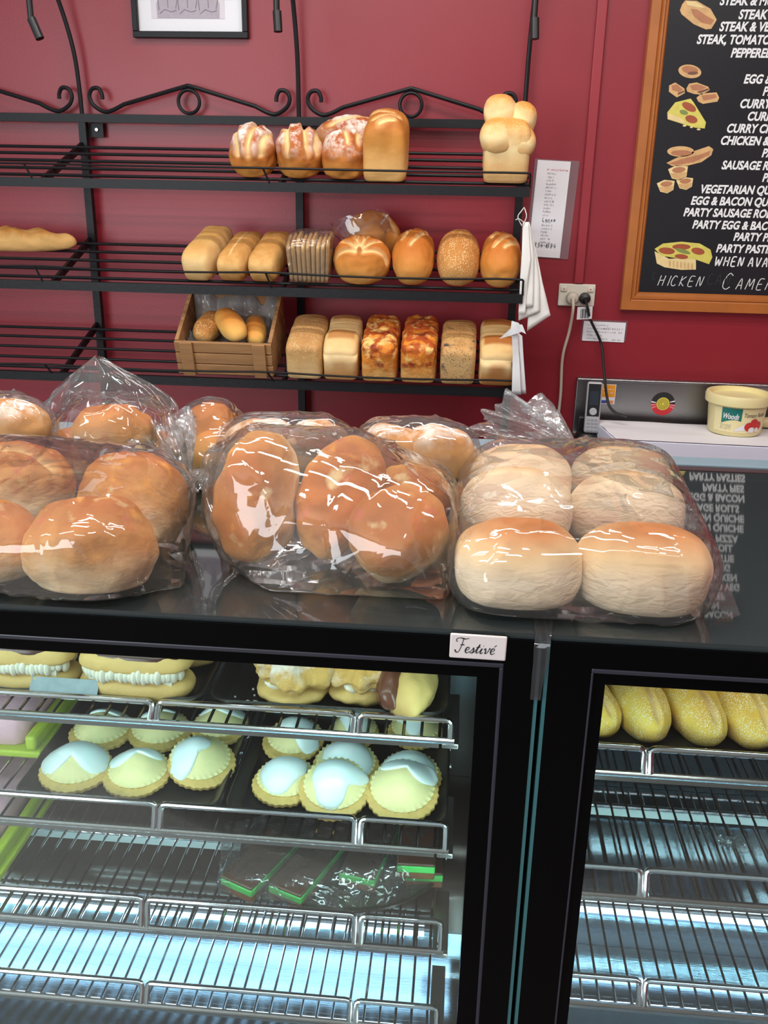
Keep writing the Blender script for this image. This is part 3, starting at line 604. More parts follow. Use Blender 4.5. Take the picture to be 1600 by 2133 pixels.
def scribble(mb, x, z, y, width, h, seed=0, d=.0002):
    """a line of print too small to read: short upright and level dashes"""
    r = random.Random(seed); X = 0
    while X < width:
        if r.random() < .14: X += h*.5; continue
        w_ = h*(.30+.25*r.random()); top = h*(.62 if r.random() < .7 else 1.0)
        mb.add([(x+X, y, z), (x+X+h*.13, y, z), (x+X+h*.13, y, z+top), (x+X, y, z+top)], [(0, 1, 2, 3)])
        if r.random() < .75:
            q = r.choice([0, .28, .52])*h; mb.add([(x+X, y, z+q), (x+X+w_, y, z+q), (x+X+w_, y, z+q+h*.13), (x+X, y, z+q+h*.13)], [(0, 1, 2, 3)])
        if r.random() < .6: mb.add([(x+X+w_-h*.12, y, z), (x+X+w_, y, z), (x+X+w_, y, z+h*.6), (x+X+w_-h*.12, y, z+h*.6)], [(0, 1, 2, 3)])
        X += w_+h*.17

# ---- framed family photograph
fr = empty('picture_frame', 'black framed family photograph with a white mount, hanging high on the red wall', 'picture frame', (-.778, WY, 2.2))
def pf(o): o.parent = fr; o.matrix_parent_inverse = fr.matrix_basis.inverted(); return o
fx0, fx1, fz0, fz1 = -.938, -.619, 1.944, 2.36
b = MB()
for lo, hi in (((fx0, WY-.022, fz0), (fx1, WY-.001, fz0+.016)), ((fx0, WY-.022, fz1-.016), (fx1, WY-.001, fz1)), ((fx0, WY-.022, fz0+.016), (fx0+.015, WY-.001, fz1-.016)), ((fx1-.015, WY-.022, fz0+.016), (fx1, WY-.001, fz1-.016))): b.box(lo, hi)
pf(bevel(b.build('frame', M['iron']), .0015))
b = MB(); b.box((fx0+.014, WY-.008, fz0+.015), (fx1-.014, WY-.004, fz1-.015)); pf(b.build('mount', M['paper']))
ph = mat('grey_photo_paper', srgb(206, 200, 206), .5, nscale=30, namt=.06); ph2 = mat('photo_shirt', srgb(166, 156, 166), .5, nscale=90, namt=.14); ph3 = mat('photo_fold_shade', srgb(112, 100, 112), .5, nscale=90, namt=.2); ph4 = mat('photo_skin', srgb(150, 138, 146), .5, nscale=60, namt=.1)
px0, px1, pz0 = wp(318, 40).x, wp(470, 40).x, wp(400, 40).z
b = MB(); b.box((px0, WY-.009, pz0), (px1, WY-.0082, pz0+.23)); o = pf(b.build('photograph', [ph, ph2, ph3, ph4]))
b = MB(); w3 = (px1-px0)
for i, (cx, sc) in enumerate(((.23, 1.0), (.5, 1.02), (.78, 1.0))):
    X = px0 + w3*cx; b.cur = 1; y = -.0095-.0001*i
    hw = .030*sc
    b.prism([(X-hw, WY+y, pz0+.001), (X+hw, WY+y, pz0+.001), (X+hw*1.05, WY+y, pz0+.035), (X+hw*.75, WY+y, pz0+.056), (X+hw*.3, WY+y, pz0+.064), (X-hw*.3, WY+y, pz0+.064), (X-hw*.75, WY+y, pz0+.056), (X-hw*1.05, WY+y, pz0+.035)], (0, -.0001, 0))
    b.cur = 3; b.prism([(X-.008, WY+y-.0003, pz0+.058), (X+.008, WY+y-.0003, pz0+.058), (X+.009, WY+y-.0003, pz0+.075), (X-.009, WY+y-.0003, pz0+.075)], (0, -.0001, 0))
    b.prism([(X+.014*math.cos(a), WY+y-.0003, pz0+.092+.019*math.sin(a)) for a in [2*PI*k/20 for k in range(20)]], (0, -.0001, 0))
    b.cur = 2
    for ln in ([(-.012, .060), (-.004, .048), (0, .05), (.004, .048), (.012, .060)], [(-.022, .012), (-.008, .022), (.010, .016), (.024, .020)], [(-.024, .02), (-.026, .045)], [(.022, .024), (.027, .045)], [(0, .05), (.001, .026)]):
        stroke_mesh(b, [(X+p[0], pz0+p[1]) for p in ln], .0016, Matrix.Translation((0, WY+y-.0004, 0)))
    b.cur = 0
o2 = b.build('portrait_group', [ph, ph2, ph3, ph4], None, smooth=False); pf(o2)
o2.data.name = 'portrait_group'

# ---- laminated price list
sl = wp(1111, 334); z0, z1 = wp(1150, 536).z, wp(1150, 335).z
lean = -.05
def on_sheet(o, org, rot): o.parent = None; return o
ls = empty('laminated_list', 'tall laminated price list with a handwritten phone number, taped beside the rack', 'notice', (wp(1148, 440).x, WY-.002, (z0+z1)/2), (0, R(2.2), 0))
hh = (z1-z0)/2
b = MB(); b.box((-.060, -.0012, -hh-.002), (.063, .0012, hh+.003)); bevel(b.build('laminate_sleeve', M['sleeve'], ls), .0004)
b = MB(); b.box((-.052, -.0022, -hh), (.039, -.0014, hh)); b.build('printed_sheet', M['paper'], ls)
b = MB(); b.cur = 0
wl = [24, 20, 18, 30, 26, 20, 30, 19, 26, 26, 20, 18, 15, 0, 21, 31, 28, 18, 22, 29, 30, 24]
for i, wd in enumerate(wl):
    if wd: scribble(b, -.022, hh-.036-.0092*i, -.0026, wd*.001, .0062, i)
b.build('printing', M['ink_grey'], ls, smooth=False)
b = MB(); scribble(b, -.024, hh-.026, -.0026, .056, .0066, 77); b.build('heading', M['ink_red'], ls, smooth=False)
STROKE = {  # hand lettering on a unit cell
 '6': [[(.6, 1), (.15, .55), (.1, .2), (.35, 0), (.6, .2), (.45, .45), (.12, .35)]], '3': [[(.1, .95), (.5, 1), (.55, .75), (.25, .55), (.6, .4), (.5, .05), (.05, .05)]],
 '4': [[(.35, 1), (.05, .4), (.65, .4)], [(.5, .7), (.45, -.05)]], '1': [[(.3, 1), (.28, 0)]], '0': [[(.35, 1), (.05, .6), (.15, .05), (.5, .1), (.6, .7), (.35, 1)]], '8': [[(.5, .9), (.2, 1), (.15, .7), (.55, .35), (.4, 0), (.1, .2), (.5, .65), (.5, .9)]],
 'H': [[(.05, 1), (0, 0)], [(.6, 1), (.55, 0)], [(.02, .5), (.58, .55)]], 'I': [[(.2, 1), (.15, 0)]], 'C': [[(.6, .85), (.3, 1), (.05, .6), (.1, .15), (.4, 0), (.65, .15)]], 'K': [[(.1, 1), (.05, 0)], [(.6, .95), (.1, .45), (.6, .0)]],
 'E': [[(.6, 1), (.1, .95), (.05, .05), (.6, 0)], [(.08, .5), (.5, .52)]], 'N': [[(.02, 0), (.1, 1), (.5, .05), (.62, 1)]], 'A': [[(0, 0), (.3, 1), (.6, 0)], [(.1, .35), (.5, .38)]], 'M': [[(0, 0), (.12, 1), (.38, .3), (.66, 1), (.8, 0)]],
 'B': [[(.05, 0), (.08, 1), (.5, .85), (.4, .55), (.1, .52), (.55, .35), (.5, .05), (.05, 0)]], 'R': [[(.05, 0), (.08, 1), (.5, .9), (.5, .6), (.1, .5), (.6, 0)]], 'T': [[(0, 1), (.65, 1)], [(.33, 1), (.3, 0)]], 'W': [[(0, 1), (.15, 0), (.4, .7), (.6, 0), (.85, 1)]], 'V': [[(0, 1), (.28, 0), (.6, 1)]],
 'L': [[(.1, 1), (.05, 0), (.55, .02)]], 'a': [[(.5, .5), (.2, .55), (.1, .1), (.5, .15), (.52, .5), (.6, 0)]], 'n': [[(.05, 0), (.08, .5)], [(.08, .4), (.4, .55), (.5, 0)]], 's': [[(.5, .5), (.15, .45), (.45, .2), (.1, .0)]], 'e': [[(.1, .25), (.5, .3), (.35, .55), (.1, .3), (.25, 0), (.55, .1)]], '#': [[(.2, .7), (.1, 0)], [(.5, .7), (.4, 0)], [(0, .45), (.6, .5)], [(0, .2), (.55, .25)]],
 'd': [[(.5, .3), (.2, .45), (.1, .1), (.4, .05), (.5, .3)], [(.58, 1), (.5, 0)]], 'r': [[(.1, 0), (.12, .5), (.5, .5)]], ' ': []}
def hand(mb, s, x, z, h, w, rise=0.0, slant=.15, Mx=None, cell=.78):
    for i, ch in enumerate(s):
        if isinstance(ch, str):
            for st in STROKE.get(ch, []):
                pts = [(x + (p[0]+slant*p[1])*h*.8, z + p[1]*h + rise*(x+p[0]*h-0)) for p in [(q.x, q.y) for q in spline([(a, c, 0) for a, c in st], 4)]] if len(st) > 2 else [(x + (p[0]+slant*p[1])*h*.8, z + p[1]*h + rise*(x+p[0]*h)) for p in st]
                stroke_mesh(mb, pts, w, Mx)
        x += h*(.36 if ch in 'I1 ' else (.98 if ch in 'MW' else cell))
    return x
b = MB(); My = Matrix.Translation((0, -.0024, 0))
hand(b, '6334 1084', -.048, -hh+.026, .012, .0013, Mx=My); b.build('phone_number', M['ink'], ls, smooth=False)
b = MB(); hand(b, 'Lane#', -.022, hh-.038-.0092*13-.003, .010, .0012, Mx=My)
b.build('handwriting', M['ink'], ls, smooth=False)

# ---- power point with two plugs
ox0, ox1 = wp(1163, 612).x, wp(1239, 612).x; oz0, oz1 = wp(1200, 637).z, wp(1200, 591).z; oxc, ozc = (ox0+ox1)/2, (oz0+oz1)/2
pp = empty('wall_socket', 'cream double wall socket with two switches beside the menu board', 'wall socket', (oxc, WY, ozc))
b = MB(); b.box((ox0-oxc, -.010, oz0-ozc), (ox1-oxc, 0, oz1-ozc)); bevel(b.build('socket_plate', M['outlet'], pp), .003, 3)
for x in (-.038, .038):
    b = MB(); b.box((x-.009, -.014, .010), (x+.009, -.0102, .024)); bevel(b.build('switch', M['outlet'], pp), .002)
    b = MB(); b.tube([(x, -.0146, .017), (x, -.0141, .017)], .002, 10); b.build('switch_dot', M['ink_red'], pp)
def cordset(name, label, matl, px, pz, pts, r, plug_r, extra=None):
    e = empty(name, label, 'power cord', (px, WY-.0105, pz))
    b = MB(); b.lathe([(plug_r*.98, 0), (plug_r, .010), (plug_r*.85, .022), (plug_r*.35, .026), (plug_r*.3, .034)], 24); o = b.build('plug', matl, e); o.rotation_euler = (R(90), 0, 0)
    b = MB(); b.tube([Vector(p)-Vector((px, WY-.0105, pz)) for p in spline(pts, 10)], r, 8); b.build('flex', matl, e)
    return e
wpx, wpz = wp(1191, 618).x, wp(1191, 619).z
kk = at_y(1213, 900, WY-.03)
cordset('beige_power_cord', 'beige power cord plugged into the left socket, hanging down the red wall', M['cord'], wpx, wpz,
    [(wpx, WY-.044, wpz), (wpx+.001, WY-.055, wpz-.03), at_y(1186, 690, WY-.03), at_y(1172, 745, WY-.02), at_y(1168, 820, WY-.015), at_y(1160, 905, WY-.015), at_y(1160, 1000, WY-.015), (wp(1160, 1000).x, WY-.015, .5)], .0042, .018)
bpx, bpz = wp(1217, 620).x, wp(1217, 620).z
bk = cordset('black_power_cord', 'black power cord plugged into the right socket, running down to the steel bench', M['black_plastic'], bpx, bpz,
    [(bpx, WY-.044, bpz), (bpx+.004, WY-.060, bpz-.02), at_y(1231, 668, WY-.03), at_y(1252, 715, WY-.02), at_y(1258, 770, WY-.05), at_y(1266, 835, WY-.09), at_y(1280, 858, WY-.11), at_y(1305, 868, WY-.13)], .0040, .0165)
tg = at_y(1218, 652, WY-.046); b = MB(); b.box((-.022, -.0006, -.018), (.022, .0006, .018)); o = b.build('safety_tag', M['paper'], bk); o.location = tg - Vector((bpx, WY-.0105, bpz)); o.rotation_euler = (R(8), R(-3), R(10))
b = MB()
for i in range(7): b.box((-.012+.004*i, -.0012, -.015), (-.0105+.004*i+.0012*(i % 2), -.0007, .012))
q = b.build('tag_printing', M['ink'], o)
# small notice
nx, nz = wp(1256, 691).x, wp(1256, 691).z
nt_ = empty('small_notice', 'small white laminated note with printed and handwritten lines below the socket', 'notice', (nx, WY-.001, nz), (0, R(.8), 0))
b = MB(); b.box((-.062, -.0010, -.026), (.068, .0004, .034)); b.build('laminate_sleeve', M['sleeve'], nt_)
b = MB(); b.box((-.058, -.0018, -.028), (.063, -.0011, .029)); b.build('printed_sheet', M['paper'], nt_)
b = MB()
for i, wd in enumerate((.058, .05, .10, .042, .06)): scribble(b, -.046, .017-.0098*i, -.0022, wd, .0048, 50+i)
b.build('printing', M['ink_grey'], nt_, smooth=False)
b = MB(); hand(b, 'addresss r', -.0, .007, .008, .0009, Mx=Matrix.Translation((0, -.0019, 0))); b.build('handwriting', M['ink_grey'], nt_, smooth=False)
b = MB(); hand(b, 'enr ns', .028, -.024, .006, .0009, Mx=Matrix.Translation((0, -.0019, 0))); b.build('handwriting', M['ink_grey'], nt_, smooth=False)

# ---- menu board
mx0, mx1 = .446, 1.40; mz0, mz1 = 1.250, 2.45
mb_ = empty('menu_board', 'black menu board in a varnished timber frame with white lettering and food pictures', 'menu board', (.9, WY, 1.8))
def mp_(o): o.parent = mb_; o.matrix_parent_inverse = mb_.matrix_basis.inverted(); return o
FW = .050
for nm, poly in (('frame_rail', [(mx0, mz0), (mx1, mz0), (mx1-FW, mz0+FW), (mx0+FW, mz0+FW)]), ('frame_stile', [(mx0, mz0), (mx0+FW, mz0+FW), (mx0+FW, mz1-FW), (mx0, mz1)]), ('frame_rail', [(mx0, mz1), (mx0+FW, mz1-FW), (mx1-FW, mz1-FW), (mx1, mz1)]), ('frame_stile', [(mx1, mz0), (mx1, mz1), (mx1-FW, mz1-FW), (mx1-FW, mz0+FW)])):
    a = [Vector(p) for p in poly]; b = MB()
    # outer edge = the side whose points lie on the outer rectangle; build a moulded profile between outer and inner line
    on = lambda p: (abs(p.x-mx0) < 1e-4 or abs(p.x-mx1) < 1e-4) and (abs(p.y-mz0) < 1e-4 or abs(p.y-mz1) < 1e-4)
    outer = [p for p in a if on(p)]; inner = [p for p in a if not on(p)]
    if (inner[0]-inner[1]).dot(outer[0]-outer[1]) < 0: inner.reverse()
    prof = [(0, 0), (0, .020), (.03, .024), (.50, .024), (.54, .019), (.60, .017), (.66, .020), (.74, .020), (.80, .013), (.92, .012), (1.0, .006), (1.0, 0)]
    P = [[(o_.lerp(i_, t).x, WY-.001-d, o_.lerp(i_, t).y) for o_, i_ in zip(outer, inner)] for t, d in prof]
    b.grid(P); mp_(b.build(nm, M['oak'], None, auto=25))
b = MB(); b.box((mx0+FW-.004, WY-.006, mz0+FW-.004), (mx1-FW+.004, WY-.001, mz1-FW+.004)); mp_(b.build('board_panel', M['board']))
LY = WY-.0066
ref = (wp(1570, 400).x - wp(1458.4, 401.7).x)
vs_, _f = text_mesh('VEGETARIAN', .0302, .22, .0006); refw = max(v.x for v in vs_)-min(v.x for v in vs_); SX = ref/refw
lines = [('STEAK & MUSHROOM', 1497.6, 11), ('STEAK & ONION', 1536.5, 40), ('STEAK & VEG', 1496.6, 65), ('STEAK, TOMATO', 1450, 91.5), ('PEPPERED', 1520.5, 119.5), ('EGG & BACON', 1547.6, 173.7), ('PLAIN', 1586.9, 199), ('CURRY BEEF', 1540, 224.8), ('CURRIED VEG', 1555.6, 251), ('CURRY CHICKEN', 1512.6, 275.8), ('CHICKEN & VEG', 1499.8, 301), ('PASTIE', 1585, 327), ('SAUSAGE ROLL', 1501.4, 352), ('PIZZA', 1586, 378), ('VEGETARIAN QUICHE', 1458.4, 401.7), ('EGG & BACON QUICHE', 1437.7, 425.6), ('PARTY SAUSAGE ROLLS', 1422.4, 449.5), ('PARTY EGG & BACON', 1440.8, 475), ('PARTY PIES', 1526, 500.5), ('PARTY PASTIES', 1490.3, 524.4)]
for t, px, py in lines:
    b = MB(); p = wp(px, py); put_text(b, t, p.x, LY, p.z, .0302, SX, .22, .0011); mp_(b.build('menu_line', M['lettering_white'], None, smooth=False))
b = MB(); p = wp(1487, 553); My = Matrix.Translation((0, LY, 0)); hand(b, 'WHEN AVAILABLE', p.x, p.z, .025, .0034, Mx=My); mp_(b.build('painted_line', M['lettering_white'], None, smooth=False))
b = MB(); p = wp(1369, 594); hand(b, 'HICKEN', p.x, p.z, .028, .0022, Mx=My, slant=.3, cell=.86); mp_(b.build('chalk_writing', M['chalk'], None, smooth=False)); b = MB(); p = wp(1500, 600); hand(b, 'C', p.x, p.z-.002, .044, .0024, Mx=My, slant=.3)
p = wp(1531, 601); hand(b, 'AMEMBERT', p.x, p.z-.001, .030, .0024, Mx=My, slant=.3, cell=.86); mp_(b.build('chalk_writing', M['chalk'], None, smooth=False))
b = MB(); p = wp(1357, 575); hand(b, 'C', p.x, p.z-.008, .02, .0014, Mx=My); mp_(b.build('rubbed_chalk', M['chalk_faint'], None, smooth=False)); b = MB(); p = wp(1455, 578); hand(b, 'SCAN', p.x, p.z-.018, .03, .0016, Mx=My); mp_(b.build('rubbed_chalk', M['chalk_faint'], None, smooth=False))
# printed food pictures on the board: a base outline and details over it
PM = [mat('print_pastry', srgb(204, 164, 110), .5, nscale=60, namt=.3), mat('print_brown', srgb(172, 116, 80), .5, nscale=60, namt=.2), mat('print_dark', srgb(112, 74, 58), .5), mat('print_yellow', srgb(206, 196, 92), .5, nscale=70, namt=.2), mat('print_tomato', srgb(158, 78, 46), .5, nscale=60, namt=.2), mat('print_cream', srgb(222, 200, 142), .5, nscale=70, namt=.12), mat('print_leaf', srgb(120, 136, 70), .5, nscale=70, namt=.2)]
def ell(cx, cy, rx, ry, a=0, n=24, wob=0): return [(cx + rx*math.cos(t)*math.cos(a) - ry*math.sin(t)*math.sin(a), cy + rx*math.cos(t)*math.sin(a) + ry*math.sin(t)*math.cos(a)) for t in [2*PI*k/n for k in range(n)]]
def picture(layers):
    b = MB()
    for i, (mi, pts) in enumerate(layers):
        b.cur = mi; y = WY-.0064-.00012*i
        b.add([(q.x, y, q.z) for q in [wp(px, py) for px, py in pts]], [tuple(range(len(pts)))])
    b.cur = 0
    o = b.build('food_picture', PM, None, smooth=False); mp_(o)
Z = lambda x, y: (1240+x*.3188, y*.3188)
def zz(pts): return [Z(*p) for p in pts]
picture([(0, zz([(565, 30), (585, 5), (660, 8), (750, 60), (790, 130), (780, 150), (755, 190), (720, 195), (640, 160), (560, 95), (550, 70)])), (1, zz([(620, 60), (665, 65), (720, 105), (775, 135), (750, 165), (690, 150), (640, 110)])), (5, zz([(590, 10), (650, 14), (720, 55), (660, 50), (600, 35)]))])
picture([(0, ell(1240+615*.3188, 468*.3188, 24, 14, .15)), (1, ell(1240+615*.3188, 458*.3188, 17, 8, .15)), (2, ell(1240+635*.3188, 480*.3188, 11, 3.5, -.05))])
picture([(0, zz([(480, 560), (520, 540), (580, 580), (582, 610), (530, 638), (478, 600)])), (1, zz([(495, 560), (530, 552), (570, 585), (545, 605), (500, 590)])), (2, zz([(535, 610), (575, 592), (578, 603), (540, 622)]))])
picture([(0, zz([(592, 580), (610, 548), (660, 540), (735, 568), (745, 590), (690, 620), (640, 615), (598, 600)])), (1, zz([(615, 560), (660, 550), (725, 572), (680, 595), (630, 590)])), (2, zz([(660, 602), (735, 578), (740, 588), (680, 612)]))])
picture([(0, zz([(658, 640), (690, 612), (790, 605), (806, 640), (795, 665), (700, 680), (670, 665)])), (1, zz([(690, 625), (785, 615), (792, 640), (705, 660)]))])
picture([(3, zz([(468, 735), (520, 670), (620, 645), (640, 670), (720, 800), (712, 840), (650, 835), (580, 815), (470, 780)])), (4, ell(1240+610*.3188, 700*.3188, 16, 8, .5)), (4, ell(1240+625*.3188, 780*.3188, 13, 8, .3)), (6, ell(1240+575*.3188, 735*.3188, 9, 5, .3)), (5, zz([(470, 740), (540, 765), (580, 790), (580, 812), (470, 778)])), (5, ell(1240+580*.3188, 822*.3188, 4, 2)), (5, ell(1240+625*.3188, 832*.3188, 3, 2)), (5, ell(1240+672*.3188, 846*.3188, 4, 2))])
picture([(0, ell(1240+555*.3188, 990*.3188, 28, 11, 0)), (1, ell(1240+560*.3188, 1000*.3188, 22, 6, 0))])
picture([(0, zz([(463, 1065), (520, 1035), (650, 985), (740, 955), (768, 975), (755, 1015), (690, 1060), (590, 1085), (500, 1085)])), (1, zz([(475, 1070), (560, 1040), (680, 1010), (750, 985), (740, 1015), (640, 1060), (520, 1080)]))])
for dx, dy, s in ((538, 1128, 1.0), (582, 1198, .85), (458, 1218, .9)):
    picture([(5, zz([(dx-65*s, dy-22*s), (dx-10*s, dy-48*s), (dx+65*s, dy-40*s), (dx+55*s, dy+25*s), (dx+10*s, dy+50*s), (dx-40*s, dy+38*s)])), (0, zz([(dx-50*s, dy+5*s), (dx+58*s, dy-5*s), (dx+50*s, dy+25*s), (dx+8*s, dy+46*s), (dx-36*s, dy+34*s)])), (1, ell(*Z(dx+5*s, dy-18*s), 14*s, 6*s, -.1))])
picture([(5, zz([(385, 1640), (400, 1720), (450, 1745), (560, 1762), (655, 1760), (655, 1700), (640, 1680), (480, 1690)])), (3, zz([(385, 1625), (440, 1590), (560, 1578), (680, 1590), (750, 1630), (762, 1680), (740, 1725), (640, 1690), (560, 1690), (430, 1670)])), (4, ell(*Z(465, 1638), 17, 7, .1)), (4, ell(*Z(560, 1612), 19, 6, 0)), (4, ell(*Z(668, 1640), 14, 7, .2)), (4, ell(*Z(560, 1675), 14, 5, .1)), (6, ell(*Z(570, 1640), 16, 4, .3))] + [(0, zz([(480+24*i, 1700+3*i), (490+24*i, 1700+3*i), (490+24*i, 1740+3*i), (480+24*i, 1740+3*i)])) for i in range(7)])

# ================================================================ steel bench against the wall
BZ = .884
x0 = .342
bench = empty('steel_bench', 'stainless steel bench with an upstand behind, against the red wall', 'bench', (.9, 2.6, 0))
def bp_(o): o.parent = bench; o.matrix_parent_inverse = bench.matrix_basis.inverted(); return o
b = MB(); b.box((x0, 2.775, BZ-.01), (1.88, WY-.002, 1.049)); b.box((x0, 2.77, 1.040), (1.88, 2.7755, 1.049)); bp_(bevel(b.build('upstand', M['steel']), .002))
b = MB(); b.box((x0, 2.22, BZ-.04), (1.88, 2.776, BZ)); bp_(bevel(b.build('bench_top', M['steel']), .004))
for x in (.37, 1.84):
    for y in (2.26, 2.74):
        b = MB(); b.box((x-.018, y-.018, 0), (x+.018, y+.018, BZ-.04)); bp_(b.build('leg', M['steel']))
b = MB(); b.box((.36, 2.25, .25), (1.85, 2.75, .27)); bp_(b.build('under_shelf', M['steel']))
# the ream
pa = at_z(1230, 869, BZ+.048); pb = at_z(1282, 917, BZ+.048)
ry0, ry1 = pb.y+.0, 2.735; rx0 = pb.x
b = MB()
b.prism([(rx0, ry0, BZ+.0005), (1.3, ry0-.03, BZ+.0005), (1.3, ry1, BZ+.0005), (pa.x+.005, ry1-.01, BZ+.0005)], (0, 0, .048)); o = b.build('paper_stack', M['ream']); bevel(o, .002)
tag(o, 'thick stack of large white wrapping paper on the steel bench', 'paper stack')
PT = BZ+.0485+.0005
b = MB(); P = []
for i in range(30):
    row = []
    for j in range(16):
        u, v = i/29, j/15; x = (rx0*(1-v)+(pa.x+.005)*v)*(1-u)+1.3*u; y = (ry0+(-.03*u))*(1-v)+(ry1-.01*(1-u))*v
        row.append((x+.002, y, PT+.0025+.0020*math.sin(u*9+v*14)*v*(1-u) + .0014*noise.noise(Vector((u*9, v*5, 1)))))
    P.append(row)
b.grid(P); o = b.build('paper_sheet', M['paper'], None, auto=None); tag(o, 'top sheet of white wrapping paper lying slightly wavy on the stack', 'paper')
# telephone handset in its cradle
hp0 = at_y(1233, 866, 2.715); hx = hp0.x
cr_ = empty('charging_cradle', 'black phone charging cradle at the left end of the steel bench', 'phone cradle', (hx-.012, 2.70, BZ))
b = MB(); b.lathe([(.034, 0), (.036, .006), (.033, .016), (.026, .022)], 28); o = b.build('cradle_base', M['black_plastic'], cr_)
b = MB(); b.box((-.026, .020, .001), (.022, .032, .062)); bevel(b.build('cradle_back', M['black_plastic'], cr_), .005, 3)
hs = empty('phone_handset', 'silver and black cordless phone handset standing in its cradle', 'telephone', (hx-.002, 2.688, BZ+.0225), (R(-7), 0, R(-4)))
silver = mat('silver_plastic', srgb(176, 178, 182), .35, nscale=30, namt=.04)
b = MB(); b.box((-.0215, -.012, 0), (.0215, .012, .148)); bevel(b.build('handset_body', silver, hs), .007, 3)
b = MB(); b.box((-.0175, -.0135, .050), (.0175, -.0121, .143)); bevel(b.build('handset_face', M['black_plastic'], hs), .0006)
scr = mat('phone_screen', srgb(52, 58, 66), .15)
b = MB(); b.box((-.013, -.0142, .082), (.013, -.0137, .122)); b.build('phone_screen', scr, hs)
b = MB(); b.lathe([(0.001, .0), (.0105, 0), (.0105, .003), (.006, .0036), (.0055, .0028), (.001, .0028)], 24); o = b.build('navigation_button', silver, hs); o.rotation_euler = (R(90), 0, 0); o.location = (0, -.0137, .064)
b = MB()
for i in range(4):
    for j in range(3): b.box((-.014+.0105*j, -.0134, .006+.0102*i), (-.0065+.0105*j, -.0121, .0125+.0102*i))
bevel(b.build('keypad', mat('grey_keys', srgb(150, 152, 158), .4), hs), .0006)
# stickers on the upstand
def sx_(px, py): return at_y(px, py, 2.775)
s0, s1 = sx_(1251, 841), sx_(1284, 801)
st = empty('orange_sticker', 'orange and white rectangular sticker on the steel upstand behind the phone', 'sticker', ((s0.x+s1.x)/2, 2.7746, (s0.z+s1.z)/2))
hw, hz = (s1.x-s0.x)/2, (s1.z-s0.z)/2
b = MB(); b.box((-hw, -.0008, -hz), (hw, -.0001, hz)); b.build('sticker_backing', M['paper'], st)
b = MB(); b.box((-hw*.92, -.0012, -hz*.28), (hw*.92, -.0009, hz*.95)); b.build('orange_panel', mat('orange_ink', srgb(232, 152, 24), .5), st)
b = MB(); b.box((-hw*.95, -.0012, -hz*.92), (-hw*.2, -.0009, -hz*.62)); b.build('blue_panel', mat('blue_ink', srgb(40, 84, 170), .5), st)
b = MB(); b.box((-hw*.18, -.0012, -hz*.92), (hw*.8, -.0009, -hz*.62)); b.build('orange_stripe', mat('orange_ink_pale', srgb(226, 150, 100), .5), st)
b = MB(); scribble(b, -hw*.8, hz*.42, -.0014, hw*1.5, .0075, 90); scribble(b, -hw*.8, hz*.05, -.0014, hw*1.4, .0075, 91); b.build('sticker_lettering', M['lettering_white'], st, smooth=False)
c = sx_(1381, 841); rad = (sx_(1406, 841).x-sx_(1356, 841).x)/2
rs = empty('round_sticker', 'round black, yellow and red sticker with ringed yellow centre on the steel upstand', 'sticker', (c.x, 2.7746, c.z))
def disc(name, r0, r1, y, m, a0=0, a1=2*PI, n=48):
    b = MB(); P = [[(r*math.cos(a0+(a1-a0)*k/n), y, r*math.sin(a0+(a1-a0)*k/n)) for k in range(n+1)] for r in (r0, r1)]; b.grid(P); return b.build(name, m, rs, smooth=False)
red = mat('red_vinyl', srgb(206, 52, 62), .5); yel = mat('yellow_vinyl', srgb(214, 200, 70), .5); blk = mat('black_vinyl', srgb(32, 32, 34), .5); pnk = mat('pink_vinyl', srgb(226, 140, 146), .5)
disc('black_half', .0, rad, -.0006, blk, 0, PI); disc('red_half', .0, rad, -.0006, red, PI, 2*PI)
for a in (168, 184, 200, 350, 336, 12): disc('ray_stripe', rad*.6, rad, -.0009, M['paper'] if a in (168, 12) else pnk, R(a), R(a+7), 4)
disc('yellow_centre', 0, rad*.55, -.0011, yel)
for q in (.15, .28, .40): disc('ring_line', rad*q, rad*(q+.04), -.0014, mat('olive_ink', srgb(110, 100, 40), .5))
# tub of tomato relish
tb_ = at_z(1528, 897, PT+.004)
tub = empty('relish_tub', 'cream plastic tub of tomato relish with a raised lid rim, on the paper stack', 'tub', (tb_.x, tb_.y, PT+.004))
tubm = mat('cream_tub_plastic', srgb(232, 220, 164), .35, sub=.1); lab = mat('tub_label', srgb(236, 224, 172), .4)
TR0, TR1, TH = .072, .080, .108
tubscale = 1.0
b = MB(); b.lathe([(TR0*.96, 0), (TR0, .004), (TR0+(TR1-TR0)*.85, .088), (TR1, .09)], 56); b.build('tub_body', tubm, tub)
b = MB(); b.lathe([(TR1+.004, .083), (TR1+.008, .086), (TR1+.009, .105), (TR1+.006, .112), (TR1+.002, .113), (TR1-.003, .112), (TR1-.004, .100), (0.0005, .099)], 56, cap=False); b.lathe([(TR1+.004, .083), (TR1-.004, .084)], 56, cap=False); b.build('tub_lid', tubm, tub)
def on_tub(a, z, d=0.0): r = TR0+(TR1-TR0)*.85*z/.088 + .0006 + d; return (r*math.sin(a), -r*math.cos(a), z)
def tub_patch(name, m, a0, a1, zf0, zf1, d, n=14):
    b = MB(); b.grid([[on_tub(a0+(a1-a0)*i/n, zf0(i/n)+(zf1(i/n)-zf0(i/n))*j/4, d) for j in range(5)] for i in range(n+1)]); return b.build(name, m, tub)
tub_patch('label_panel', lab, R(-62), R(70), lambda t: .012, lambda t: .080, .0)
tub_patch('teal_panel', mat('teal_ink', srgb(22, 116, 108), .4), R(-44), R(-4), lambda t: .040+.012*math.sin(t*2.2)*(1 if t < .9 else .9)-.004, lambda t: .080, .0006)
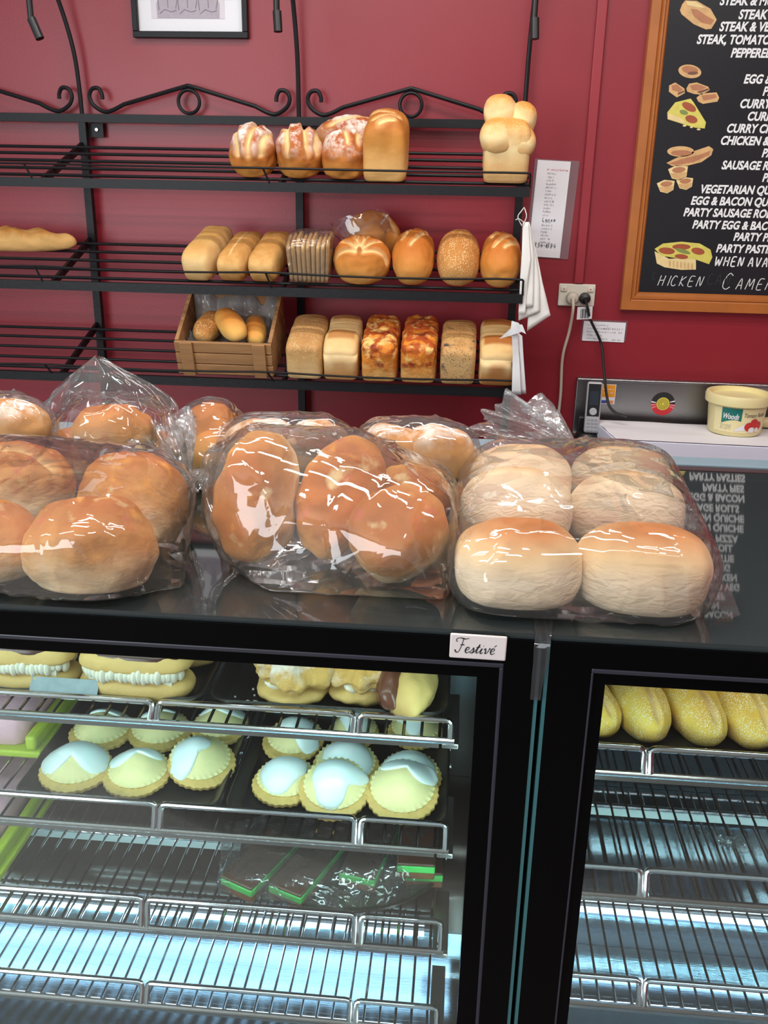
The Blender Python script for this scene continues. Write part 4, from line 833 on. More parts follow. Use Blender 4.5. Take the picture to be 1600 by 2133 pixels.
def tub_text(name, body, a, z, size, m, shear=0, width=None, off=0, d=.0014):
    vs, fs = text_mesh(body, size, shear, off); xa = min(v.x for v in vs); xb = max(v.x for v in vs); k = (width/(xb-xa) if width else 1)
    b = MB(); b.add([on_tub(a+(v.x-xa)*k/.077, z+v.y, d) for v in vs], fs); b.build(name, m, tub, smooth=False)
tub_text('brand_lettering', 'Woods', R(-40), .050, .022, M['lettering_white'], .35, .042, .0006); tub_text('flavour_lettering', 'Tomato Relish', R(1), .057, .0165, M['ink'], .3, .066)
for k_ in range(3):
    q_ = MB(); scribble(q_, 0, 0, 0, .030, .0035, 120+k_); b = MB(); b.add([on_tub(R(-46)+v[0]/.077, .031-.0055*k_+v[2], .0014) for v in q_.v], q_.f); b.build('fine_print', M['ink_grey'], tub, smooth=False)
tub_patch('onion_picture', M['paper'], R(-16), R(14), lambda t: .016+.004*t, lambda t: .020+.026*t, .0006)
tred = mat('tomato_print', srgb(196, 40, 36), .4, nscale=90, namt=.2)
def tub_blob(name, a, z, rx, rz, m, d):
    b = MB(); n = 20; b.add([on_tub(a+rx/.076*math.cos(2*PI*k/n), z+rz*math.sin(2*PI*k/n), d) for k in range(n)], [tuple(range(n))]); b.build(name, m, tub, smooth=False)
for a, z, r_ in ((14, .030, .0125), (36, .032, .0125), (25, .041, .0115)): tub_blob('tomato_picture', R(a), z, r_*1.05, r_, tred, .0012)
for a, z, r_ in ((20, .021, .0085), (33, .021, .007)): tub_blob('garlic_picture', R(a), z, r_, r_*.9, M['paper'], .0018)
b = MB(); b.tube([(TR1+.010, -.01, .095), (TR1+.013, -.01, .06), (TR1+.012, -.012, .02)], .002, 8); b.build('bail_handle', M['outlet'], tub)
# cream handled scraper beside the tub
hpx = at_z(1592, 868, PT+.03); hpx.y -= .05
b = MB(); b.tube([(hpx.x-.02, hpx.y+.02, PT+.020), (hpx.x+.03, hpx.y+.02, PT+.022), (hpx.x+.09, hpx.y+.03, PT+.022)], [.014, .017, .015], 16); sc = b.build('scraper', tubm, None)
tag(sc, 'cream plastic handle of a scraper lying right of the relish tub', 'scraper')
b = MB(); b.box((hpx.x+.07, hpx.y-.02, PT+.018), (hpx.x+.16, hpx.y+.07, PT+.021)); b.build('blade', M['steel'], sc)
# ================================================================ paper bags hanging at the end of the rack
def sheet(mb, rows, wave=.0, seed=0):
    """rows of 3-D points joined as a sheet, finely divided"""
    P = []
    for i in range(len(rows)-1):
        n = 8
        for k in range(n):
            t = k/n; P.append([rows[i][j].lerp(rows[i+1][j], t) for j in range(len(rows[0]))])
    P.append(list(rows[-1])); Q = []
    for r_, row in enumerate(P):
        o = []
        for j in range(len(row)-1):
            for k in range(6): o.append(row[j].lerp(row[j+1], k/6))
        o.append(row[-1]); Q.append([p + Vector((0, noise.noise(Vector((p.x*40, p.z*14, seed)))*wave, 0)) for p in o])
    mb.grid(Q)
hy = 2.47
def hp(px, py, dy=0.0): return at_y(px, py, hy+dy)
pbs = [([(1089, 466), (1102, 464)], [(1087, 545), (1117, 541)], [(1084, 600), (1124, 590)], [(1080, 668), (1124, 650)], 0),
       ([(1091, 464), (1104, 466)], [(1096, 545), (1121, 541)], [(1104, 600), (1130, 588)], [(1098, 690), (1147, 657)], .006),
       ([(1090, 462), (1103, 463)], [(1088, 540), (1112, 536)], [(1086, 560), (1112, 566)], [(1085, 640), (1110, 640)], -.005),
       ([(1089, 465), (1101, 462)], [(1087, 530), (1106, 540)], [(1084, 575), (1100, 580)], [(1080, 655), (1094, 655)], -.010)]
nmz = ['paper bag hanging flat at the back of the string bunch by the rack', 'paper bag flaring to a point at the right of the string bunch', 'front paper bag with a folded hem hanging on the string bunch', 'narrow strip of paper bag at the rack side of the string bunch']
for i, (a, c, d, e, dy) in enumerate(pbs):
    b = MB(); sheet(b, [[hp(*q, dy) for q in r_] for r_ in (a, c, d, e)], .004, i); o = b.build('paper_bag', M['paper_bag'], None, auto=None)
    md = o.modifiers.new('thick', 'SOLIDIFY'); md.thickness = .0012
    tag(o, 'white ' + nmz[i], 'paper bag', 'white paper bags hanging on string beside the rack')
b = MB()
for dx in (-5, 6): b.tube(spline([hp(1088+dx*.2, 470, -.012), hp(1087+dx*1.6, 452, -.012), hp(1090+dx*.8, 440, -.008), hp(1092, 432, 0)], 6), .0012, 6)
b.tube(spline([hp(1090, 462, -.014), hp(1081, 456, -.016), hp(1074, 458, -.018)], 5), .0012, 6)
o = b.build('string_loop', mat('white_string', srgb(210, 208, 200), .8)); tag(o, 'thin white string loops that hold the paper bags on the rack end', 'string')
pl = [([(1066, 690), (1078, 688)], [(1068, 740), (1082, 742)], [(1066, 822), (1086, 822)], -.004), ([(1076, 690), (1088, 700)], [(1082, 735), (1090, 735)], [(1086, 820), (1096, 820)], .004)]
bagpl = mat('white_plastic_carrier', srgb(222, 222, 224), .45, sub=.1)
for i, (a, c, d, dy) in enumerate(pl):
    b = MB(); sheet(b, [[at_y(q[0], q[1], 2.42+dy) for q in r_] for r_ in (a, c, d)], .005, 5+i); o = b.build('carrier_bag', bagpl, None, auto=None)
    md = o.modifiers.new('thick', 'SOLIDIFY'); md.thickness = .0012
    if i == 0:
        b = MB(); K = lambda x, y: at_y(x, y, 2.405)
        sheet(b, [[K(1066, 668), K(1080, 672)], [K(1064, 684), K(1092, 690)], [K(1040, 706), K(1060, 700)]], .004, 9); q = b.build('knot_tail', bagpl, o, auto=None)
        b = MB(); sheet(b, [[K(1080, 676), K(1088, 676)], [K(1084, 690), K(1096, 696)]], .004, 11); b.build('knot_tail', bagpl, o, auto=None)
    tag(o, ('white carrier bag with knotted tails hanging nearest the toasted loaf' if i == 0 else 'narrow white carrier bag hanging behind the knotted one, right edge'), 'carrier bag', 'white carrier bags hanging low beside the rack')

# ================================================================ display cases
CZ = 1.20; GY = .795
def prof_x(mb, pts, x0, x1, t=.002):
    """a bent sheet: (y, z) profile swept along x"""
    mb.grid([[(x0, y, z) for y, z in pts], [(x1, y, z) for y, z in pts]])
tubemat = mat('fluorescent_tube', (.9, 1, 1, 1), .5, emit=(.80, 1.0, .95, 1), estr=1.3)
stripmat = mat('led_strip', (.9, 1, 1, 1), .5, emit=(.62, .82, 1.0, 1), estr=2.0)
def case(name, label, x0, x1, right):
    """refrigerated cabinet: glass top, black bordered glass front, lined body"""
    c = empty(name, label, 'display case', ((x0+x1)/2, GY, 0)); tl_ = math.tan(R(3.0)) if right else 0.0; DZ = lambda y: -(y-GY)*tl_
    def cp_(o): o.parent = c; o.matrix_parent_inverse = c.matrix_basis.inverted(); return o
    by = 1.47 if right else 1.385
    def tilt(o):
        for v in o.data.vertices:
            if v.co.z > 1.0: v.co.z += DZ(v.co.y)
        return o
    b = MB(); b.box((x0, GY, CZ-.006), (x1, by, CZ)); tilt(cp_(b.build('glass_top', M['top_glass'], None, smooth=False)))
    b = MB()
    for lo, hi in (((x0, GY-.001, CZ-.0085), (x1, GY+.047, CZ-.0062)), ((x0, by-.05, CZ-.0085), (x1, by, CZ-.0062)), ((x0, GY+.048, CZ-.0085), (x0+.035, by-.051, CZ-.0062)), ((x1-.035, GY+.048, CZ-.0085), (x1, by-.051, CZ-.0062))): b.box(lo, hi)
    tilt(cp_(b.build('glass_border', M['lining'], None, smooth=False)))
    # front frame: black glass margin, moulded groove, inner margin
    def ring(nm, ox0, ox1, oz0, oz1, ix0, ix1, iz0, iz1, y0, y1, m):
        b = MB()
        b.box((ox0, y0, iz1), (ox1, y1, oz1)); b.box((ox0, y0, oz0), (ox1, y1, iz0)); b.box((ox0, y0, iz0), (ix0, y1, iz1)); b.box((ix1, y0, iz0), (ox1, y1, iz1)); return cp_(b.build(nm, m, None, smooth=False))
    t = .0025
    ring('front_border', x0, x1, .30, CZ-.006, x0+.039, x1-.030, .34, 1.169, GY-.004, GY+.010, M['black'])
    bevel(ring('front_moulding', x0+.0392, x1-.0302, .3402, 1.1688, x0+.0415, x1-.0340, .345, 1.1640, GY-.0045, GY+.010, M['black_groove']), .001)
    ring('inner_border', x0+.0417, x1-.0342, .3452, 1.1638, x0+.054, x1-.0545, .36, 1.150, GY+.001, GY+.010, M['black'])
    b = MB(); b.box((x0+.050, GY+.0105, .35), (x1-.050, GY+.0135, 1.155)); cp_(b.build('front_glass', M['front_glass'], None, smooth=False))
    # body
    for s in (0, 1):
        xa, xb = (x0+.004, x0+.022) if s == 0 else (x1-.022, x1-.004)
        b = MB(); b.box((xa, GY+.014, .30), (xb, by-.002, CZ-.009)); tilt(cp_(b.build('side_panel', M['lining_side'], None, smooth=False)))
        xe0, xe1 = (x0-.004, x0-.0005) if s == 0 else (x1+.0005, x1+.004)
        b = MB(); b.box((xe0, GY-.003, .30), (xe1, by, CZ-.0065)); tilt(cp_(b.build('glass_side', M['glass_edge'], None, smooth=False)))
    b = MB(); b.box((x0+.023, 1.335, .60), (x1-.023, 1.35, CZ-.009)); tilt(cp_(b.build('sliding_door', M['lining'], None, smooth=False)))
    b = MB(); prof_x(b, [(GY+.016, .582), (.86, .579), (.90, .5745), (.94, .570), (.97, .5672), (.99, .567), (1.01, .570), (1.03, .580), (1.045, .598)], x0+.023, x1-.023); cp_(b.build('deck', M['deck'], None, auto=None))
    b = MB(); prof_x(b, [(1.0455, .598), (1.062, .650), (1.334, .655)], x0+.023, x1-.023); cp_(b.build('rear_panel', M['deck'] if right else M['lining'], None, auto=None))
    b = MB(); b.box((x0, GY+.01, 0), (x1, by, .30)); cp_(b.build('plinth', M['black_plastic'], None, smooth=False))
    # tube lamp under the front edge of the top, in a reflector
    b = MB(); b.tube([(x0+.05, GY+.030, 1.172), (x1-.045, GY+.030, 1.172)], .0075, 14); cp_(b.build('lamp_tube', tubemat))
    la = area('case_lamp_light', ((x0+x1)/2, GY+.034, 1.160), (R(22), 0, 0), x1-x0-.12, .03, 0.16, (.80, 1.0, .92)); la.parent = c; la.matrix_parent_inverse = c.matrix_basis.inverted()
    for xv in (x0+.044, x1-.044):   # unseen upright lamps added behind the front corners to even the light
        b = MB(); b.tube([(xv, GY+.022, .40), (xv, GY+.022, 1.140)], .005, 10); cp_(b.build('added_corner_lamp', tubemat))
        sg = 1 if xv < (x0+x1)/2 else -1
        lv = area('case_lamp_light', (xv+sg*.004, GY+.028, .86), (R(90), 0, R(-42*sg)), .02, .56, .30, (.70, 1.0, .95)); lv.parent = c; lv.matrix_parent_inverse = c.matrix_basis.inverted()
    lb = area('case_lamp_light', ((x0+x1)/2, 1.016, .618 if not right else .680), (R(-48), 0, 0), x1-x0-.12, .014, 1.0 if right else .16, (.66, .86, 1.0)); lb.parent = c; lb.matrix_parent_inverse = c.matrix_basis.inverted()
    b = MB(); prof_x(b, [(GY+.016, 1.150), (GY+.018, 1.186), (GY+.075, 1.188), (GY+.085, 1.178)], x0+.04, x1-.035); cp_(b.build('lamp_reflector', M['strip_white'], None, auto=None))
    # stepped rear rail
    b = MB(); b.box((x0, by+.002, CZ-.05), (x1, by+.028, CZ+.001)); tilt(cp_(b.build('rear_edge', mat('maroon_rear_edge', srgb(58, 36, 40), .4, nscale=60, namt=.3), None, smooth=False)))
    b = MB(); b.box((x0, by+.030, CZ-.06), (x1, by+.085, CZ+.004)); tilt(cp_(bevel(b.build('rear_rail', M['steel_blue'], None, smooth=False), .002)))
    for x in (x0+.012, x1-.012) if False else (x0+.030, x1-.028):
        b = MB(); b.box((x-.006, GY+.043, .56), (x+.006, GY+.050, 1.155)); b.tube([(x-.009, GY+.040, .56), (x-.009, GY+.040, 1.155)], .0022, 8); cp_(b.build('shelf_upright', M['chrome']))
    return c
M['steel_blue'] = mat('blue_grey_rear_rail', srgb(120, 142, 154), .35, nscale=20, namt=.08)
LX0, LX1 = -.80, .083
RX0, RX1 = .0955, .98
caseL = case('display_case', 'black framed glass display case full of cakes, with a script badge on its front', LX0, LX1, False)
caseR = case('display_case', 'black framed glass display case with sugared doughnuts and empty wire shelves', RX0, RX1, True)
# script badge
b0 = at_y(940, 1313, GY); b1 = at_y(1052, 1368, GY); bw = .053; bh = .0255
bd = empty('badge', None, None); bd.parent = caseL; bd.matrix_parent_inverse = caseL.matrix_basis.inverted(); bd.location = (.0275, GY-.0045, 1.1858); bd.rotation_euler = (0, R(.6), 0)
badge_m = mat('pearl_badge', srgb(206, 198, 196), .3, nscale=40, namt=.04)
b = MB(); b.box((-bw/2, -.0028, -bh/2), (bw/2, 0, bh/2)); bevel(b.build('badge_plate', badge_m, bd), .0014, 3)
G = {'F': [[(.05, .1), (.0, .18), (.06, .02), (.22, .05), (.38, .45), (.50, .95)], [(.14, .72), (.06, .80), (.12, .94), (.35, .98), (.62, .93), (.82, 1.0)], [(.30, .50), (.42, .54), (.55, .52)]],
     'e': [[(.02, .16), (.16, .20), (.26, .32), (.18, .40), (.06, .28), (.06, .08), (.16, .0), (.30, .10)]], 's': [[(.0, .04), (.14, .22), (.2, .38), (.24, .22), (.2, .04), (.06, .02)], [(.2, .03), (.32, .12)]],
     't': [[(.0, .12), (.12, .38), (.22, .62), (.10, .18), (.12, .02), (.26, .12)], [(.04, .42), (.28, .44)]], 'i': [[(.0, .12), (.12, .36), (.06, .10), (.10, .0), (.22, .10)], [(.17, .52), (.185, .55)]],
     'v': [[(.0, .26), (.08, .38), (.12, .20), (.12, .02), (.24, .12), (.32, .36), (.30, .40), (.40, .34)]], "'": [[(.2, .50), (.32, .64)]]}
b = MB(); x = -.0215; sc = .0155; zb = -.0062
for ch, adv in (('F', .56), ('e', .30), ('s', .32), ('t', .28), ('i', .24), ('v', .38), ('e', .0), ("'", .3)):
    for st in G[ch]:
        P = spline([(p[0], p[1], 0) for p in st], 6); n_ = len(P)
        for i in range(n_-1): stroke_mesh(b, [(x + (P[j].x+.25*P[j].y*(0 if ch == 'F' else .6))*sc, zb + P[j].y*sc) for j in (i, i+1)], .00075 if P[i+1].y > P[i].y else .00125, Matrix.Translation((0, -.0026, 0)), .0005)
    x += adv*sc
b.build('script_lettering', M['ink'], bd, smooth=False)
# torn clear tape over the joint between the two cases
tp = []
for i, (px, py, wd) in enumerate(((1128, 1262, .016), (1140, 1292, .014), (1150, 1322, .012))): pass
b = MB(); ta = at_z(1145, 1262, CZ+.001); P = []
for i in range(12):
    t = i/11; row = []
    for j in range(5):
        u = j/4-.5; wd = .022*(1-.55*t)
        y = GY+.045-.047*min(1, t*1.8); z = CZ+.0012 - (max(0, t-.55)*.15)
        y -= .0055 if t > .55 else 0
        row.append((.0905 + u*wd - .006*t + .003*noise.noise(Vector((t*5, u*4, 1))), y, z + .001*noise.noise(Vector((t*7, u*6, 4)))))
    P.append(row)
b.grid(P); o = b.build('tape_strip', M['tape'] if 'tape' in M else film_mat('torn_tape', haze=.05, scale=60, strength=.5, tint=(.62, .45, .48, 1), gloss=1.0), None, auto=None)
tag(o, 'torn strip of clear tape over the joint between the two display cases', 'tape')

# ---- wire shelves
def wire_shelf(x0, x1, zu, zl, label, group, posts, ydepth=1.27, led=None, yf=.862, pw=.58):
    e = empty('wire_shelf', label, 'wire shelf', ((x0+x1)/2, yf, zl), group=group)
    def s_(o): o.parent = e; o.matrix_parent_inverse = e.matrix_basis.inverted(); return o
    r = .0036; yb = yf+.012 if True else yf; b = MB(); yl = yf-.004
    b.tube([(x0+.004, yl, zl), (x1-.004, yl, zl)], r, 10)
    edges = [x0+.006] + [p for q in posts for p in (q-.0035, q+.0035)] + [x1-.008]
    for i in range(0, len(edges), 2):
        a, c = edges[i], edges[i+1]; k = .006
        b.tube([(a, yl, zl+.002), (a, yf+.004, zu-k)] + [(a+k*(1-math.cos(t)), yf+.006, zu-k+k*math.sin(t)) for t in (PI/6, PI/3, PI/2)] + [(c-k*(1-math.cos(t)), yf+.006, zu-k+k*math.sin(t)) for t in (PI/2, PI/3, PI/6)] + [(c, yf+.004, zu-k), (c, yl, zl+.002)], r, 10)
    s_(b.build('guard_rail', M['chrome']))
    b = MB(); n = int((x1-x0-.03)/.0193)
    for i in range(n+1):
        x = x0+.014+i*.0193
        b.tube([(x, yl, zl+.002), (x, yf+.02, zl+.003), (x, ydepth, zl+.003)], .0017, 6)
    o = s_(b.build('shelf_wires', M['chrome'])); o['kind'] = 'stuff'
    b = MB()
    for y in (1.02, ydepth): b.tube([(x0+.004, y, zl-.001), (x1-.004, y, zl-.001)], .0030, 8)
    s_(b.build('cross_bar', M['chrome']))
    b = MB()
    for x in (x0, x1-.016): b.box((x-.001, yf-.004, zl-.010), (x+.017, yf+.10, zl-.004))
    s_(bevel(b.build('bracket', M['steel']), .001))
    b = MB(); b.box((x0+.02, yl+.001, zl-.0105), (x1-.02, yl+.007, zl-.0042)); s_(b.build('added_edge_light', M['steel']))  # housing and strip lamp added under the rail to light the trays evenly
    if pw: el = area('added_shelf_edge_light', ((x0+x1)/2, yl+.004, zl-.0115), (R(34), 0, 0), x1-x0-.06, .006, pw, (.64, .98, 1.0)); el.parent = e; el.matrix_parent_inverse = e.matrix_basis.inverted()
    if led:
        b = MB(); b.box((x0+.03, 1.024, zl-.019), (x1-.03, 1.032, zl-.006)); s_(b.build('light_strip', led, None, smooth=False))
    return e
gl, gr = 'chrome wire shelves in the cake case', 'chrome wire shelves in the doughnut case'
SLX0, SLX1 = LX0+.028, .0145
LS = [(1.055, 1.036), (.921, .893), (.784, .750), (.653, .628)]
px_posts = ((322, 742), (328, 745), (300, 745), (300, 735))
lbl = ['chrome wire shelf under the eclairs and cream puffs, top of the cake case', 'chrome wire shelf under the two trays of iced pastries', 'chrome wire shelf under the cling wrapped chocolate mint slices', 'empty chrome wire shelf lowest in the cake case, above the shiny deck']
for i in range(4):
    zu, zl = LS[i]; pst = [at_y(p, (1500, 1710, 1900, 2070)[i], .862).x for p in px_posts[i]]
    pst = [pst[0]-(pst[1]-pst[0])] + pst
    wire_shelf(SLX0, SLX1, zu, zl, lbl[i], gl, pst, ydepth=1.27 if i < 3 else 1.045, pw=(.58, .58, .40, 0)[i], led={3: stripmat, 2: M['strip_white']}.get(i))
SRX0, SRX1 = RX0+.028, RX1-.030
RS = [(1.036, 1.010), (.880, .850), (.722, .692)]
lbr = ['chrome wire shelf under the tray of sugared doughnuts', 'empty chrome wire shelf just below the doughnut shelf', 'empty chrome wire shelf lowest in the doughnut case']
for i in range(3):
    zu, zl = RS[i]; p = at_y((1348, 1340, 1338)[i], (1590, 1840, 2070)[i], .862).x
    wire_shelf(SRX0, SRX1, zu, zl, lbr[i], gr, [p, p+.42], pw=(.58, .45, 0)[i], led={2: stripmat, 1: M['strip_white'], 0: None}.get(i))

# ---- trays
def tray(label, x0, x1, y0, y1, z, rim=.012, rad=.022):
    def rr(inset, zz_, r):
        pts = []
        for cx, cy, a0 in ((x1-inset-r, y1-inset-r, 0), (x0+inset+r, y1-inset-r, 90), (x0+inset+r, y0+inset+r, 180), (x1-inset-r, y0+inset+r, 270)):
            pts += [(cx + r*math.cos(R(a0+15*k)), cy + r*math.sin(R(a0+15*k)), zz_) for k in range(7)]
        return pts
    loops = [rr(.0, z+rim, rad), rr(.002, z+rim+.0015, rad-.001), rr(.005, z+rim, rad-.002), rr(.014, z+.002, rad-.006), rr(.018, z+.0012, rad-.008)]
    und = [rr(.018, z, rad-.008), rr(.013, z+.0005, rad-.006), rr(.003, z+rim-.002, rad-.002)]
    b = MB(); n = len(loops[0])
    L_ = und + loops; b.add([p for l in L_ for p in l], [(i*n+k, i*n+(k+1) % n, (i+1)*n+(k+1) % n, (i+1)*n+k) for i in range(len(L_)-1) for k in range(n)] + [tuple(range(n))[::-1], tuple((len(L_)-1)*n+k for k in range(n))])
    o = b.build('baking_tray', M['tray'], None, auto=50); return tag(o, label, 'baking tray', 'black baking trays in the cases')
TZ1, TZ2 = LS[0][1]+.0075, LS[1][1]+.0075
tray('black tray holding the eclairs, with a silver price label on its rim', -.60, -.266, .875, 1.16, TZ1)
tray('black tray holding the icing sugar cream puffs and the chocolate topped eclair', -.262, .004, .876, 1.16, TZ1)
tray('black tray of six half iced pastries, nearer the pink cakes', -.502, -.256, .875, 1.15, TZ2)
tray('black tray of iced pastries on the right, above the mint slices', -.250, .008, .875, 1.15, TZ2)
TZR = RS[0][1]+.0075
tray('black tray of sugared doughnuts in the right hand case', RX0+.04, RX0+.46, .875, 1.15, TZR)
lbp = at_z(128, 1451, TZ1+.012); b = MB(); lab_m = mat('silver_label', srgb(150, 172, 180), .4, nscale=90, namt=.3)
b.box((-.0385, 0, -.0105), (.0385, .0008, .0105)); o = b.build('price_label', lab_m); o.location = (lbp.x, .8735, TZ1+.0185); o.rotation_euler = (R(-38), 0, 0)
tag(o, 'crinkled silver price label on the front rim of the eclair tray', 'label')
# ================================================================ cakes in the left case
def tart(px, py, label, Rr=.040, tilt=0.0, rz=0.0, lift=0.0, ctr=(0, 0), radii=(1,)*8, seed=0, hgt=.0190, off=.0065):
    """two scalloped pastry rounds with a filling hump, part covered by poured icing; (px, py) is the front lip"""
    p = at_z(px, py, TZ2+.004)
    e = empty('iced_pastry', label, 'pastry', (p.x, p.y+Rr*math.cos(tilt), TZ2+.0025+lift+max(0, Rr*math.sin(tilt))), (tilt, 0, rz), 'iced pastries on the lower black trays')
    n = 120; sc = lambda a: 1+.020*math.cos(a*30)
    b = MB(); P = []
    for rr, z in ((.001, 0), (.9, 0), (1.0, .0012), (1.012, .003), (1.0, .0055), (.95, .0068), (.001, .0068)):
        P.append([(Rr*rr*(sc(2*PI*k/n) if rr > .9 else 1)*math.cos(2*PI*k/n), Rr*rr*(sc(2*PI*k/n) if rr > .9 else 1)*math.sin(2*PI*k/n), z + .0016*noise.noise(Vector((3*math.cos(2*PI*k/n), 3*math.sin(2*PI*k/n), seed)))*rr) for k in range(n)])
    b.grid(P, wrap=True); b.build('pastry_base', M['pastry_edge'], e)
    R2 = Rr*.89
    def H(x, y):
        q = min(1, math.hypot(x, y)/R2)
        return .0075 + hgt*max(0, 1-q*q)**1.15*(1+.12*noise.noise(Vector((x*40, y*40, seed*2.3))))
    b = MB(); P = []
    for i in range(18):
        q = i/17; row = []
        for k in range(n):
            a = 2*PI*k/n; f = 1+.024*math.cos(a*30)*max(0, q-.9)*10
            row.append((R2*q*f*math.cos(a), off+R2*q*f*math.sin(a), H(R2*q*math.cos(a), R2*q*math.sin(a)) + .0010*math.cos(a*30)*max(0, q-.92)*11 + .0012*math.exp(-((q-.97)/.04)**2)))
        P.append(row)
    P.append([(x*.97, off+(y-off)*.97, .0060) for x, y, z in P[-1]])
    b.grid(P, wrap=True); b.build('pastry_lid', M['pastry'], e)
    m_ = len(radii)
    def irad(a):
        t = (a/(2*PI)*m_) % m_; i0 = int(t); f = t-i0
        r0, r1, r2, r3 = (radii[(i0+d) % m_] for d in (-1, 0, 1, 2))
        v = .5*((2*r1)+(r2-r0)*f+(2*r0-5*r1+4*r2-r3)*f*f+(3*r1-r0-3*r2+r3)*f**3)
        return R2*max(.12, v)*(1+.05*noise.noise(Vector((3.5*math.cos(a), 3.5*math.sin(a), seed+9))))
    b = MB(); P = []
    for i in range(16):
        q = i/15; row = []
        for k in range(96):
            a = 2*PI*k/96; r = irad(a)*q; x = ctr[0]*R2+r*math.cos(a); y = ctr[1]*R2+r*math.sin(a)
            d = math.hypot(x, y); lim = R2*1.16; over = max(0, d-R2)
            if d > lim: x *= lim/d; y *= lim/d
            z = H(x, y) - over*.35
            row.append((x, off+y, z + .0026*max(0, 1-q**6)**.6 + .0006))
        P.append(row)
    P.append([(x, y, z-.0016) for x, y, z in P[-1]])
    b.grid(P, wrap=True); b.build('icing', M['icing'], e, auto=None)
    return e
#  radii of the icing every 45 degrees: right, back right, back, back left, left, front left, front, front right
T = [
 (130, 1655, 'fully iced pastry at the front left corner of the left pastry tray', .0430, .10, .2, 0, (-.05, .15), (1.05, .78, .8, .85, 1.05, 1.0, .42, 1.12)),
 (263, 1664, 'pastry with icing only across its back half, front middle of the left tray', .0400, .10, 0, 0, (-.08, .32), (.85, .6, .5, .75, 1.0, .85, .22, .28)),
 (402, 1647, 'tilted pastry iced on its left half, front right of the left tray', .0410, .24, .55, .0, (-.25, .05), (.62, .7, .75, .7, .7, 1.05, .42, .30)),
 (187, 1568, 'pastry iced at its back, back left of the left tray, behind the fully iced one', .0400, .06, 0, 0, (.05, .5), (.8, .5, .4, .5, .8, .5, .25, .4)),
 (314, 1568, 'pastry in the middle of the back row on the left pastry tray', .0405, .06, .3, 0, (-.05, .5), (.7, .5, .4, .5, .8, .5, .22, .3)),
 (444, 1554, 'iced pastry at the back right corner of the left pastry tray', .0380, .06, .1, 0, (.0, .35), (1.0, .6, .5, .6, .9, .4, .45, .7)),
 (600, 1590, 'pastry with a long icing drip over its right edge, back left of the right tray', .0390, .14, -.2, 0, (.05, .2), (.75, .6, .6, .7, .8, .6, .5, 1.35)),
 (730, 1560, 'iced pastry in the middle of the back row on the right tray', .0330, .06, 0, 0, (.05, .1), (.7, .7, .7, .7, .7, .7, .95, .8)),
 (862, 1562, 'iced pastry at the back right corner of the right tray', .0360, .06, 0, 0, (.0, .1), (.8, .7, .7, .7, .8, .7, .95, .5)),
 (712, 1650, 'iced pastry in the centre of the right tray, behind the front drip one', .0410, .14, .1, .0, (.0, .05), (.85, .8, .8, .8, .8, .95, .45, 1.0)),
 (848, 1668, 'pastry with icing running down its right side, behind the half-moon pastry', .0390, .12, 0, .0, (.0, .1), (.9, .75, .7, .8, 1.0, .45, .40, 1.2)),
 (582, 1682, 'round pastry with a square icing patch, front left of the right tray', .0395, .10, 0, 0, (-.08, .05), (.8, .85, .75, .85, .8, .85, 1.0, .72)),
 (687, 1710, 'pastry with a broad icing drip over its front edge, front of the right tray', .0415, .30, .0, .0, (.0, .2), (1.05, .65, .6, .7, .7, .85, 1.25, .70)),
 (832, 1717, 'half-moon pastry iced only over its back, front right of the right tray', .0425, .30, -.05, .0, (.12, .55), (.95, .5, .4, .55, .9, .35, .22, .85)),
]
for i, t in enumerate(T): tart(t[0], t[1], t[2], t[3], t[4], t[5], t[6], t[7], t[8], seed=i+1)

def eclair(name, label, p0, p1, W, top_m, cream=True, choc=True, seed=0, z=None, group=None):
    d = (p1-p0); L = d.length; e = empty(name, label, 'eclair', (p0+p1)/2, (0, 0, math.atan2(d.y, d.x)-PI/2), group)
    bun = lambda nm, H, z, s: None
    o = link('bottom_bun', blob_mesh('bottom_bun', W, L, .030, e1=.85, e2=.7, flat=.45, amp=.003, freq=30, seed=seed, NU=64, NV=26), M['choux'], e); o.location = (0, 0, 0)
    b = MB(); rr = random.Random(seed); n = 22
    for sx in (1, -1):
        for i in range(n):
            t = (i+.5)/n-.5; w_ = math.sqrt(max(.05, 1-(t*2)**4))
            cx = sx*(W*.40*w_+.002*rr.random()); cy = t*L*.86; cz = .031+.003*rr.random()
            P = []; k0 = .75+.5*rr.random()
            for j in range(7):
                ph_ = -PI/2+PI*j/6
                P.append([(cx+.0065*k0*math.cos(ph_)*math.cos(2*PI*k/10), cy+.0048*math.cos(ph_)*math.sin(2*PI*k/10), cz+.0085*k0*math.sin(ph_)) for k in range(10)])
            b.grid(P, wrap=True)
    b.box((-W*.36, -L*.36, .022), (W*.36, L*.36, .036)); b.build('cream_filling', M['cream'], e)
    o = link('top_bun', blob_mesh('top_bun', W*.98, L*.99, .028, e1=.85, e2=.7, flat=.25, amp=.003, freq=30, seed=seed+3, NU=64, NV=26), M['choux'], e); o.location = (0, .001, .034); o.rotation_euler = (0, 0, .01)
    if choc:
        b = MB(); P = []
        for i in range(10):
            q = i/9; row = []
            for k in range(60):
                a = 2*PI*k/60; r = q*(1+.06*noise.noise(Vector((2*math.cos(a), 4*math.sin(a), seed))))
                x = W*.42*r*sgnpow(math.cos(a), .8); y = L*.46*r*sgnpow(math.sin(a), .7)
                row.append((x, y, .0565+.0065*max(0, 1-(r*.92)**2.4)-.0035*r**6))
            P.append(row)
        P.append([(x*1.0, y*1.0, z-.008) for x, y, z in P[-1]]); b.grid(P, wrap=True); b.build('chocolate_icing', top_m, e, auto=None)
    return e
ZT = TZ1+.0025
g_ = 'cream filled eclairs on the top tray'
a0 = at_z(0, 1, ZT)
